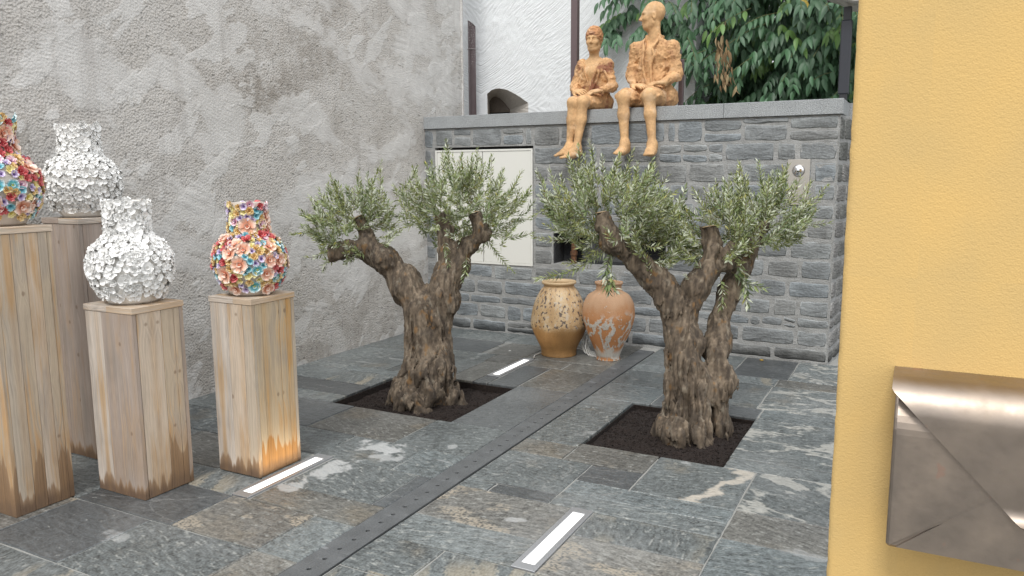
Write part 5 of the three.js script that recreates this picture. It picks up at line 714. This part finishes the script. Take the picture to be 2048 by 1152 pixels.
// ------------------------------------------------------------------ the two seated terracotta figures on the wall
{
  const clay = std({ vertexColors: true, roughness: 0.82 });
  const sub = (a, b) => a.map((q, i) => q - b[i]), nrm = (a) => { const l = Math.hypot(...a); return a.map((q) => q / l); }, crs = (a, b) => [a[1] * b[2] - a[2] * b[1], a[2] * b[0] - a[0] * b[2], a[0] * b[1] - a[1] * b[0]], add = (a, b, s = 1) => a.map((q, i) => q + b[i] * s), dot3 = (a, b) => a[0] * b[0] + a[1] * b[1] + a[2] * b[2];
  const C = (A, B, ra, rb, k = 0.02) => ({ A, B, ra, rb, k });
  const union = (list, x, y, z) => { let d = 1e3; for (const s of list) { const q = cap(x, y, z, s.A, s.B, s.ra, s.rb); d = d > 10 ? q : q > 0.25 ? Math.min(d, q) : smin(d, q, s.k); } return d; };
  // head in its own frame: right, up, forward
  function headField(centre, fwd, s, tilt = 0) {
    const F = nrm([fwd[0], tilt, fwd[2]]), Rt = nrm(crs([0, 1, 0], F)), Up = crs(F, Rt);
    return (x, y, z) => {
      const p = [x - centre[0], y - centre[1], z - centre[2]], far = Math.hypot(...p); if (far > 0.225) return [far - 0.14, 9, 9, 9];
      const a = dot3(p, Rt) / s, b = dot3(p, Up) / s, c = dot3(p, F) / s, m = Math.abs(a);
      let d = smin(ell(a, b, c, [0, 0.042, -0.018], [0.077, 0.098, 0.1]), ell(a, b, c, [0, -0.035, 0.03], [0.06, 0.088, 0.064]), 0.05);
      d = smin(d, cap(a, b, c, [0, -0.098, 0.058], [0, -0.1, 0.062], 0.022, 0.02), 0.03); d = smin(d, cap(m, b, c, [0.05, -0.06, -0.005], [0.03, -0.095, 0.045], 0.02, 0.018), 0.03);
      d = smin(d, ell(m, b, c, [0.04, -0.022, 0.062], [0.024, 0.02, 0.022]), 0.025); d = smin(d, cap(m, b, c, [0.012, 0.03, 0.089], [0.044, 0.028, 0.07], 0.011, 0.011), 0.018);
      d = -smin(-d, Math.hypot(m - 0.031, (b - 0.006) * 1.3, c - 0.1) - 0.021, 0.014); d = smin(d, Math.hypot(m - 0.03, (b - 0.005) * 1.15, c - 0.073) - 0.0145, 0.004);
      d = smin(d, cap(a, b, c, [0, 0.022, 0.088], [0, -0.026, 0.116], 0.009, 0.0125), 0.012); d = smin(d, cap(m, b, c, [0.009, -0.031, 0.1], [0.012, -0.031, 0.096], 0.009, 0.008), 0.007);
      d = smin(d, cap(m, b, c, [0, -0.059, 0.092], [0.017, -0.062, 0.084], 0.0075, 0.004), 0.006); d = smin(d, cap(m, b, c, [0, -0.073, 0.09], [0.014, -0.073, 0.084], 0.0085, 0.005), 0.006); d = -smin(-d, cap(m, b, c, [0, -0.066, 0.1], [0.013, -0.066, 0.094], 0.003, 0.002), 0.003);
      const e = ell(m, b, c, [0.08, -0.004, -0.014 + 0.15 * b], [0.01, 0.033, 0.02]); d = smin(d, Math.max(e, -ell(m, b, c, [0.092, 0, -0.008], [0.009, 0.02, 0.011])), 0.008);
      return [d * s, a, b, c];
    };
  }
  // palm, four unequal bent fingers and a thumb from the side of the palm
  function hand(wrist, dir, back, flip, s, curl = 0.5) {
    const D = nrm(dir), Bk = nrm(sub(back, D.map((q) => q * dot3(back, D)))), Sd = crs(D, Bk).map((q) => q * flip), out = [], at = (u, v, w) => [0, 1, 2].map((i) => wrist[i] + s * (D[i] * u + Sd[i] * v + Bk[i] * w));
    for (const v of [-0.026, -0.009, 0.009, 0.026]) out.push(C(at(0.0, v * 0.7, 0), at(0.078, v, 0.003), 0.0155 * s, 0.013 * s, 0.016));
    [[-0.031, 0.03, 0.02], [-0.0105, 0.036, 0.026], [0.0105, 0.039, 0.028], [0.031, 0.035, 0.025]].forEach(([v, l1, l2]) => { const K = at(0.084, v, 0.003), M = at(0.084 + l1 * 0.92, v * 1.12, 0.002 - l1 * curl * 0.55), E = at(0.084 + l1 * 0.92 + l2 * 0.75, v * 1.14, 0.002 - l1 * curl * 0.55 - l2 * curl * 1.25); out.push(C(at(0.06, v, 0.002), K, 0.0105 * s, 0.0102 * s, 0.006), C(K, M, 0.01 * s, 0.0088 * s, 0.003), C(M, E, 0.0088 * s, 0.0075 * s, 0.003)); });
    out.push(C(at(0.016, 0.024, -0.004), at(0.05, 0.05, -0.01), 0.0135 * s, 0.011 * s, 0.012), C(at(0.05, 0.05, -0.01), at(0.08, 0.053, -0.016), 0.011 * s, 0.0085 * s, 0.003)); return out;
  }
  function foot(ank, dir, s, flip) {
    const D = nrm(dir), Sd = nrm(crs([0, 1, 0], D)).map((q) => q * flip), out = [], at = (u, v, w) => [ank[0] + s * (D[0] * u + Sd[0] * v), ank[1] + s * (w + D[1] * u), ank[2] + s * (D[2] * u + Sd[2] * v)];
    out.push(C(ank, at(-0.02, 0, -0.045), 0.034 * s, 0.03 * s, 0.03), C(at(-0.02, 0, -0.05), at(0.05, 0, -0.055), 0.03 * s, 0.03 * s, 0.03), C(at(0.0, 0, -0.01), at(0.08, 0.008, -0.045), 0.032 * s, 0.022 * s, 0.04), C(at(0.05, -0.018, -0.058), at(0.11, -0.022, -0.062), 0.024 * s, 0.018 * s, 0.03), C(at(0.05, 0.018, -0.055), at(0.115, 0.022, -0.062), 0.024 * s, 0.018 * s, 0.03));
    [[0.026, 0.17, 0.0125], [0.007, 0.168, 0.0098], [-0.009, 0.158, 0.0092], [-0.023, 0.147, 0.0088], [-0.035, 0.134, 0.0082]].forEach(([v, u, q]) => out.push(C(at(0.11, v * 0.9, -0.06), at(u, v, -0.066), q * 1.15 * s, q * s, 0.006))); return out;
  }
  const tone = (base, x, y, z, amt, seed) => { const n = fbm(x * 9, y * 9, z * 9 + seed, 4), f = noise(x * 70, y * 70, z * 70), w = smooth(0.08, 0.34, fbm(x * 8 + 3, y * 7, z * 8 + seed, 4) + 0.1 * f); let c = base.map((q) => q * (1 + 0.5 * n + 0.2 * f)); c = mix3(c, [0.2, 0.07, 0.04], w * amt); c = mix3(c, [0.3, 0.15, 0.07], smooth(0.1, 0.3, fbm(x * 26, y * 12, z * 26 + seed, 3)) * Math.min(0.6, amt + 0.1)); return mix3(c, [0.7, 0.5, 0.32], smooth(0.08, 0.36, fbm(x * 11, y * 11, z * 11 + 30 + seed, 4)) * 0.45); };
  const SKIN = [0.58, 0.36, 0.18], COAT = [0.56, 0.33, 0.16];
  const wrinkle = (x, y, z, s) => -0.008 + 0.0085 * (1 - Math.abs(noise(x * 11 + 2 * noise(x * 4, y * 4, z * 4 + s), y * 17, z * 11 + s)) * 2.2) + 0.006 * noise(x * 24, y * 24, z * 24 + s) + 0.006 * noise(x * 60, y * 60, z * 60) - 0.006 * smooth(0.12, 0, Math.abs(noise(x * 30, y * 13, z * 30 + s)));
  function figure(label, pos, seed, { bones, hands, head, coat, front, vneck, lower, hair, lo, hi, dark }) {
    const t = thing('terracotta_statue', label, 'statue', pos, null), HF = headField(...head);
    const skin = (x, y, z) => smin(union(bones, x, y, z), Math.min(HF(x, y, z)[0], 9), 0.03), hd = (x, y, z) => union(hands, x, y, z);
    const body = (x, y, z) => { const d = smin(skin(x, y, z), hd(x, y, z), 0.012); return d > 0.06 ? d : d - 0.0016 * noise(x * 45, y * 45, z * 45 + seed); };
    part('body', netMesh(body, lo, hi, 0.0047, (x, y, z) => tone(SKIN, x, y, z, 0.12, seed), 0.03), clay, t);
    const jacket = (x, y, z) => {
      let d = union(coat, x, y, z); if (d > 0.08) return d; const edge = front(x, y, z); d -= wrinkle(x, y, z, seed) * (1 - 0.5 * smooth(0.03, 0, Math.abs(edge[0])));
      for (const e of edge[1]) d = smin(d, e, 0.012); if (vneck) d = Math.max(d, vneck(x, y, z)); return d;
    };
    part('jacket', netMesh(jacket, lo, hi, 0.0056, (x, y, z) => tone(COAT, x, y, z, dark, seed + 3), 0.04), clay, t, dark > 0.5 ? 'open clay jacket with dark red-brown stains' : 'rumpled open clay jacket');
    const low = (x, y, z) => { let d = union(lower, x, y, z); return d > 0.06 ? d : Math.max(d - 0.7 * wrinkle(x, y, z, seed + 7), 0.001 - y); };
    part(hair ? 'skirt' : 'shorts', netMesh(low, lo, hi, 0.006, (x, y, z) => tone(COAT, x, y, z, dark * 0.8, seed + 5), 0.04), clay, t);
    if (hair) { const hf = (x, y, z) => { const [q, a, b, c] = HF(x, y, z); if (q > 0.06) return q; const s = head[2]; let d = Math.min(ell(a, b, c, [0, 0.045, -0.022], [0.087, 0.109, 0.108]), cap(a, b, c, [0, -0.02, -0.07], [0, -0.075, -0.06], 0.06, 0.045)) * s; const face = Math.max(Math.abs(a) - 0.058 - 0.02 * smooth(0, -0.06, b), b - 0.062 + 0.5 * Math.abs(a - 0.012), 0.012 - c); d = Math.max(d, -face * s * 0.8); return d - 0.009 * (1 - Math.abs(noise(a * 20 + 4 * noise(a * 9, b * 9, c * 9), b * 26, c * 20)) * 2.2) - 0.003 * noise(a * 60, b * 60, c * 60); };
      part('hair', netMesh(hf, [head[0][0] - 0.13, head[0][1] - 0.15, head[0][2] - 0.15], [head[0][0] + 0.13, head[0][1] + 0.16, head[0][2] + 0.15], 0.004, (x, y, z) => tone([0.44, 0.22, 0.1], x, y, z, 0.85, seed + 9), 0.03), clay, t); }
    return t;
  }
  const seg = (x, y, z, P, r) => { let d = 9; for (let i = 0; i < P.length - 1; i++) d = Math.min(d, cap(x, y, z, P[i], P[i + 1], r, r)); return d + 0.004 * noise(x * 30, y * 30, z * 30); };
  // the man: knees apart, hands on his lap, head turned to his right
  {
    const kR = [-0.265, 0.083, 0.085], kL = [-0.045, 0.086, 0.085], hR = [-0.2, 0.088, -0.27], hL = [-0.03, 0.088, -0.27], aR = [-0.243, -0.3, 0.1], aL = [-0.006, -0.312, 0.1], wR = [-0.235, 0.19, -0.075], wL = [0.035, 0.2, -0.07];
    const bones = [C(hR, kR, 0.075, 0.06), C(hL, kL, 0.075, 0.06), C(kR, [-0.262, -0.06, 0.088], 0.051, 0.046, 0.03), C([-0.262, -0.06, 0.088], aR, 0.046, 0.031, 0.03), C(kL, [-0.032, -0.065, 0.088], 0.051, 0.046, 0.03), C([-0.032, -0.065, 0.088], aL, 0.046, 0.031, 0.03), ...foot(aR, [-0.08, -0.1, 1], 1.04, 1), ...foot(aL, [0.12, -0.1, 1], 1.04, -1),
      C([-0.11, 0.14, -0.25], [-0.108, 0.44, -0.23], 0.1, 0.11, 0.05), C([-0.107, 0.52, -0.235], [-0.112, 0.69, -0.222], 0.056, 0.052, 0.03), C([-0.2, 0.52, -0.23], [-0.11, 0.57, -0.235], 0.04, 0.04, 0.03), C([0.0, 0.52, -0.23], [-0.11, 0.57, -0.235], 0.04, 0.04, 0.03)];
    const hands = [...hand(wR, [0.85, -0.12, 0.5], [0, 1, 0.25], 1, 1.02, 0.35), ...hand(wL, [-0.8, -0.12, 0.55], [0, 1, 0.2], 1, 1.05, 0.5)];
    const coat = [C([-0.165, 0.15, -0.245], [-0.16, 0.43, -0.225], 0.1, 0.104, 0.05), C([-0.06, 0.15, -0.245], [-0.058, 0.43, -0.225], 0.1, 0.104, 0.05), C([-0.255, 0.515, -0.22], [0.045, 0.505, -0.22], 0.06, 0.062, 0.06), C([-0.15, 0.545, -0.225], [-0.065, 0.545, -0.225], 0.055, 0.055, 0.05),
      C([-0.262, 0.505, -0.215], [-0.298, 0.29, -0.2], 0.058, 0.048, 0.035), C([-0.298, 0.29, -0.2], wR, 0.048, 0.036, 0.03), C([0.055, 0.495, -0.215], [0.1, 0.27, -0.19], 0.062, 0.053, 0.035), C([0.1, 0.27, -0.19], wL, 0.053, 0.039, 0.03), C([-0.22, 0.1, -0.2], [0.0, 0.1, -0.2], 0.1, 0.1, 0.05), C([-0.11, 0.13, -0.13], [-0.11, 0.2, -0.14], 0.04, 0.03, 0.05)];
    const P1 = [[-0.165, 0.6, -0.2], [-0.175, 0.55, -0.13], [-0.158, 0.47, -0.098], [-0.17, 0.38, -0.096], [-0.15, 0.27, -0.105], [-0.125, 0.19, -0.112], [-0.1, 0.15, -0.1]], P2 = [[-0.055, 0.6, -0.2], [-0.062, 0.54, -0.13], [-0.09, 0.49, -0.1], [-0.068, 0.43, -0.095], [-0.1, 0.36, -0.1], [-0.095, 0.26, -0.11], [-0.085, 0.17, -0.108]], P3 = [[-0.17, 0.6, -0.28], [-0.11, 0.615, -0.295], [-0.05, 0.6, -0.28]];
    const front = (x, y, z) => [Math.abs(x + 0.12) - 0.04, [seg(x, y, z, P1, 0.011), seg(x, y, z, P2, 0.012), seg(x, y, z, [P1[0], P3[0], P3[1], P3[2], P2[0]], 0.014), seg(x, y, z, [[-0.16, 0.15, -0.1], [-0.2, 0.13, -0.1], [-0.24, 0.15, -0.12]], 0.012), seg(x, y, z, [[-0.08, 0.15, -0.1], [-0.02, 0.13, -0.1], [0.03, 0.15, -0.12]], 0.012)]];
    const vneck = (x, y, z) => Math.min(0.03 - Math.abs(x + 0.118) + (y - 0.5) * 0.28, z + 0.19, y - 0.4);
    const lower = [C([-0.2, 0.095, -0.27], add(kR, [0.006, 0, -0.045]), 0.092, 0.08, 0.03), C([-0.03, 0.095, -0.27], add(kL, [-0.004, 0, -0.045]), 0.092, 0.08, 0.03), C([-0.2, 0.09, -0.28], [-0.0, 0.09, -0.28], 0.095, 0.1, 0.04), C([-0.2, 0.07, -0.1], [-0.08, 0.07, -0.1], 0.06, 0.06, 0.05), C(add(kR, [-0.07, 0.01, -0.03]), add(kR, [0.07, -0.02, -0.02]), 0.016, 0.016, 0.04), C(add(kL, [-0.07, -0.01, -0.03]), add(kL, [0.075, 0, -0.03]), 0.016, 0.016, 0.04)];
    figure('terracotta statue of a bald seated man with his head turned in profile towards the woman', [-2.0, 2.042, -6.44], 2, { bones, hands, head: [[-0.122, 0.763, -0.21], [-0.95, 0, 0.3], 0.9, 0.02], coat, front, vneck, lower, lo: [-0.42, -0.42, -0.42], hi: [0.24, 0.92, 0.32], dark: 0.45 });
  }
  // the woman: knees together, ankles crossed over, hands folded on her lap
  {
    const kR = [-0.222, 0.058, 0.085], kL = [-0.13, 0.062, 0.09], hR = [-0.225, 0.068, -0.26], hL = [-0.085, 0.068, -0.26], aR = [-0.252, -0.312, 0.09], aL = [-0.172, -0.325, 0.118], wR = [-0.275, 0.165, -0.075], wL = [-0.03, 0.165, -0.07];
    const bones = [C(hR, kR, 0.062, 0.05), C(hL, kL, 0.062, 0.05), C(kR, [-0.232, -0.09, 0.082], 0.047, 0.043, 0.025), C([-0.232, -0.09, 0.082], aR, 0.043, 0.027, 0.03), C(kL, [-0.145, -0.09, 0.09], 0.047, 0.044, 0.025), C([-0.145, -0.09, 0.09], aL, 0.044, 0.028, 0.03), ...foot(aR, [-0.55, -0.12, 0.8], 0.92, 1), ...foot(aL, [-0.42, -0.15, 0.9], 0.95, -1),
      C([-0.155, 0.13, -0.24], [-0.152, 0.34, -0.225], 0.092, 0.1, 0.05), C([-0.18, 0.33, -0.165], [-0.125, 0.33, -0.165], 0.045, 0.045, 0.04), C([-0.153, 0.39, -0.22], [-0.148, 0.53, -0.21], 0.045, 0.041, 0.03), C([-0.24, 0.405, -0.22], [-0.06, 0.4, -0.22], 0.045, 0.045, 0.05)];
    const hands = [...hand(wR, [0.8, -0.05, 0.5], [0.1, 0.8, 0.6], 1, 0.95, 0.55), ...hand(wL, [-0.72, -0.2, 0.6], [0, 1, 0.3], 1, 0.97, 0.55)];
    const coat = [C([-0.2, 0.14, -0.24], [-0.195, 0.33, -0.215], 0.09, 0.1, 0.05), C([-0.11, 0.14, -0.24], [-0.105, 0.33, -0.215], 0.09, 0.1, 0.05), C([-0.255, 0.41, -0.22], [-0.035, 0.405, -0.22], 0.052, 0.052, 0.05),
      C([-0.268, 0.4, -0.215], [-0.325, 0.215, -0.2], 0.05, 0.044, 0.03), C([-0.325, 0.215, -0.2], wR, 0.044, 0.032, 0.03), C([-0.022, 0.395, -0.215], [0.03, 0.205, -0.19], 0.05, 0.047, 0.03), C([0.03, 0.205, -0.19], wL, 0.047, 0.036, 0.03), C([-0.22, 0.08, -0.23], [-0.08, 0.08, -0.23], 0.085, 0.09, 0.04)];
    const P1 = [[-0.2, 0.46, -0.22], [-0.215, 0.43, -0.155], [-0.195, 0.34, -0.11], [-0.165, 0.24, -0.115], [-0.15, 0.16, -0.12]], P2 = [[-0.1, 0.46, -0.22], [-0.085, 0.42, -0.155], [-0.1, 0.33, -0.108], [-0.13, 0.24, -0.115], [-0.135, 0.16, -0.12]], P3 = [[-0.06, 0.33, -0.11], [-0.08, 0.27, -0.118], [-0.12, 0.2, -0.13]];
    const front = (x, y, z) => [Math.abs(x + 0.15) - 0.05, [seg(x, y, z, P1, 0.009), seg(x, y, z, P2, 0.01), seg(x, y, z, P3, 0.009), seg(x, y, z, [[-0.02, 0.33, -0.13], [0.02, 0.26, -0.14], [0.03, 0.2, -0.15]], 0.011)]];
    const vneck = (x, y, z) => Math.min((y - 0.21) * 0.36 - Math.abs(x + 0.15), z + 0.225, y - 0.2);
    const lower = [C([-0.225, 0.075, -0.26], add(kR, [-0.004, 0.004, -0.085]), 0.08, 0.064, 0.04), C([-0.085, 0.075, -0.26], add(kL, [0.008, 0.004, -0.085]), 0.08, 0.066, 0.04), C([-0.16, 0.075, -0.25], [-0.17, 0.065, -0.02], 0.07, 0.056, 0.04), C([-0.22, 0.08, -0.27], [-0.08, 0.08, -0.27], 0.085, 0.09, 0.04)];
    figure('terracotta statue of a seated woman with short hair, left of the man', [-2.5, 2.042, -6.44], 5, { bones, hands, head: [[-0.147, 0.606, -0.195], [0.08, 0, 1], 0.8, -0.02], coat, front, vneck, lower, hair: true, lo: [-0.44, -0.44, -0.4], hi: [0.14, 0.78, 0.32], dark: 0.9 });
  }
}
// ------------------------------------------------------------------ garden tree with drooping feathered leaves behind the wall
{
  const t = thing('garden_tree', 'dense dark green tree with drooping pointed leaves behind the stone wall', 'tree', [-1.1, 1.62, -9.2]), r = rng(61), O = new THREE.Vector3(-1.1, 1.62, -9.2);
  part('trunk', merged([new THREE.TubeGeometry(new THREE.CatmullRomCurve3([[0, -0.1, 0], [0.08, 1, 0.1], [-0.05, 2.2, 0], [0.1, 3.6, -0.2]].map((p) => new THREE.Vector3(...p))), 30, 0.11, 12), tube([[0.02, 1.2, 0.05], [0.5, 1.6, 0.6], [0.75, 2.0, 1.3]], 0.025, 20, 7), tube([[0, 1.8, 0], [-0.7, 2.0, 0.6], [-1.5, 1.95, 0.9]], 0.03, 20, 7), tube([[0, 1.0, 0.1], [-0.3, 1.35, 0.9], [-0.5, 1.5, 1.5]], 0.02, 20, 7)]), std({ color: lin(0.09, 0.065, 0.045), roughness: 0.9 }), t);
  const leafGeo = (fold, droop, w) => { const pos = [], idx = [], n = 5; for (let i = 0; i <= n; i++) { const q = i / n, wid = w * Math.pow(Math.sin(Math.PI * Math.pow(q, 0.75)), 0.9) * (i === n ? 0 : 1) + 0.001, y = q, z = -droop * q * q; pos.push(-wid, y, z + fold * wid, 0, y, z, wid, y, z + fold * wid); } for (let i = 0; i < n; i++) { const a = i * 3; idx.push(a, a + 1, a + 4, a, a + 4, a + 3, a + 1, a + 2, a + 5, a + 1, a + 5, a + 4); } return geoFrom(pos, null, idx); };
  const geos = [leafGeo(0.35, 0.16, 0.16), leafGeo(0.5, 0.3, 0.145), leafGeo(0.25, 0.08, 0.17)];
  const tone = [[0.055, 0.14, 0.06], [0.068, 0.16, 0.078], [0.045, 0.11, 0.052], [0.11, 0.22, 0.05]], leafMat = tone.map((c) => phys({ color: lin(...c), roughness: 0.5, transmission: 0.12, thickness: 0, side: THREE.DoubleSide }));
  const yellow = phys({ color: lin(0.42, 0.3, 0.03), roughness: 0.6, transmission: 0.2, side: THREE.DoubleSide });
  const stems = [], far = [], m4 = new THREE.Matrix4(), q4 = new THREE.Quaternion(); let singles = 0;
  // one feathered leaf: a stalk with pairs of hanging leaflets
  function spray(A, dir, size, single) {
    const D = dir.clone().normalize(), side = new THREE.Vector3(-D.z, 0, D.x).normalize(), n = 3 + Math.floor(r() * 3), L = size * (2.2 + r()), P = [0, 0.5, 1].map((q) => A.clone().addScaledVector(D, L * q).add(new THREE.Vector3(0, -0.25 * L * q * q, 0)));
    const c = new THREE.CatmullRomCurve3(P); if (single) stems.push(new THREE.TubeGeometry(c, 5, 0.003, 4)); const mat = r() < 0.12 ? 3 : Math.floor(r() * 3);
    for (let i = 0; i <= n; i++) for (const s of i === n ? [0] : [-1, 1]) {
      const at = c.getPoint(0.15 + 0.85 * i / n), d = new THREE.Vector3().addScaledVector(side, s * (0.5 + 0.25 * r())).addScaledVector(D, 0.35 + 0.2 * r()).add(new THREE.Vector3(0, -0.75 - 0.35 * r(), 0)).normalize();
      let nrm = new THREE.Vector3((r() - 0.5) * 0.7, 0.35, 1).addScaledVector(side, s * 0.35); nrm.addScaledVector(d, -nrm.dot(d)).normalize(); const x = d.clone().cross(nrm).normalize(), k = size * (0.85 + 0.3 * r()); m4.makeBasis(x, d, nrm);
      if (single && singles < 290) { const o = part('leaf', geos[Math.floor(r() * 3)], r() < 0.012 ? yellow : leafMat[mat], t); o.quaternion.setFromRotationMatrix(m4); o.scale.setScalar(k); o.position.copy(at).sub(O); singles++; }
      else { m4.scale(new THREE.Vector3(k, k, k)); m4.setPosition(at.clone().sub(O)); far.push([m4.clone(), mat]); }
    }
  }
  const open = (x, y) => x > -1.98 - 1.1 * smooth(2.45, 3.05, y), v3 = (a, b, c) => new THREE.Vector3(a, b, c);
  for (let i = 0, n = 0; n < 46 && i < 4000; i++) { const x = -3.1 + 2.75 * r(), y = 2.25 + 1.35 * r(); if (!open(x, y) || (y < 2.55 && r() < 0.6)) continue; spray(v3(x, y, -7.35 - 0.3 * r()), v3((r() - 0.65) * 1.5, -0.1 - 0.3 * r(), 0.5 + 0.5 * r()), 0.105 + 0.035 * r(), true); n++; }
  for (let i = 0, n = 0; n < 420 && i < 20000; i++) { const x = -2.9 + 2.7 * r(), y = 2.1 + 1.8 * r(); if (!open(x, y)) continue; spray(v3(x, y, -7.5 - 0.7 * r()), v3((r() - 0.6) * 1.6, -0.1 - 0.3 * r(), 0.4 + 0.6 * r()), 0.1 + 0.04 * r(), false); n++; }
  for (let n = 0; n < 1900; n++) { const x = -1.95 + 2.8 * r(), y = 1.85 + 3.4 * r(), z = -7.9 - 2.2 * r(); spray(v3(x, y, z), v3((r() - 0.5) * 2, -0.2 - 0.3 * r(), (r() - 0.3) * 1.4), 0.11 + 0.05 * r(), false); }
  const im = shade(new THREE.InstancedMesh(geos[0], phys({ color: 0xffffff, roughness: 0.5, transmission: 0.1, thickness: 0, side: THREE.DoubleSide }), far.length)); far.forEach(([m, k], i) => { im.setMatrixAt(i, m); const b = 0.7 + 0.5 * r(); im.setColorAt(i, lin(...tone[k].map((q) => q * b))); }); im.name = 'crown'; im.userData.kind = 'stuff'; t.add(im);
  part('leaf_stalks', merged(stems).translate(-O.x, -O.y, -O.z), std({ color: lin(0.12, 0.13, 0.05), roughness: 0.8 }), t).userData.kind = 'stuff';
  // a hanging bunch of withered leaves
  const dry = [[0.33, 0.22, 0.11], [0.24, 0.16, 0.08], [0.42, 0.32, 0.18]].map((c) => phys({ color: lin(...c), roughness: 0.8, transmission: 0.15, side: THREE.DoubleSide }));
  for (let i = 0; i < 64; i++) { const q = i / 63, y = mix(2.7, 2.26, q) + 0.05 * (r() - 0.5), k = 0.06 + 0.045 * r(), o = part('withered_leaf', geos[1], dry[Math.floor(r() * 3)], t, i ? undefined : 'withered brown leaf'); o.scale.set(k * 0.9, k, k); const d = v3((r() - 0.5) * 0.6, -1, (r() - 0.5) * 0.5).normalize(), nn = v3(r() - 0.5, r() * 0.3, r() - 0.2); nn.addScaledVector(d, -nn.dot(d)).normalize(); o.quaternion.setFromRotationMatrix(m4.makeBasis(d.clone().cross(nn), d, nn)); o.position.set(-1.66 + 0.06 * q + (r() - 0.5) * 0.17 * (0.5 + 0.7 * q), y, -7.22 + 0.08 * r()).sub(O); }
  part('dry_stalk', tube([[-1.64, 3.0, -7.5], [-1.66, 2.7, -7.22], [-1.62, 2.3, -7.18]].map((p) => [p[0] - O.x, p[1] - O.y, p[2] - O.z]), 0.004, 16, 5), dry[1], t);
}
{
  const r = rng(71), g = new THREE.PlaneGeometry(0.09, 0.24, 1, 2), n = 7000, o = new THREE.Object3D(), p = g.attributes.position; for (let i = 0; i < p.count; i++) { if (Math.abs(p.getY(i)) > 0.1) p.setX(i, p.getX(i) * 0.15); else p.setZ(i, 0.03); } g.computeVertexNormals();
  const im = shade(new THREE.InstancedMesh(g, std({ color: 0xffffff, roughness: 0.6, side: THREE.DoubleSide }), n)); for (let i = 0; i < n; i++) { o.position.set(-1.9 + 6 * r(), 1.5 + 4.5 * r(), -11.6 - 1.4 * r()); o.rotation.set((r() - 0.5) * 1.2, (r() - 0.5) * 2, (r() - 0.5) * 2.5); o.scale.setScalar(0.8 + 0.6 * r()); o.updateMatrix(); im.setMatrixAt(i, o.matrix); const b = 0.7 + 0.6 * r(); im.setColorAt(i, lin(0.04 * b, 0.085 * b, 0.035 * b)); }
  im.name = 'hedge'; im.userData = { label: 'dark hedge closing the garden far behind the tree', category: 'hedge', kind: 'stuff' }; scene.add(im);
}
renderer.render(scene, camera);
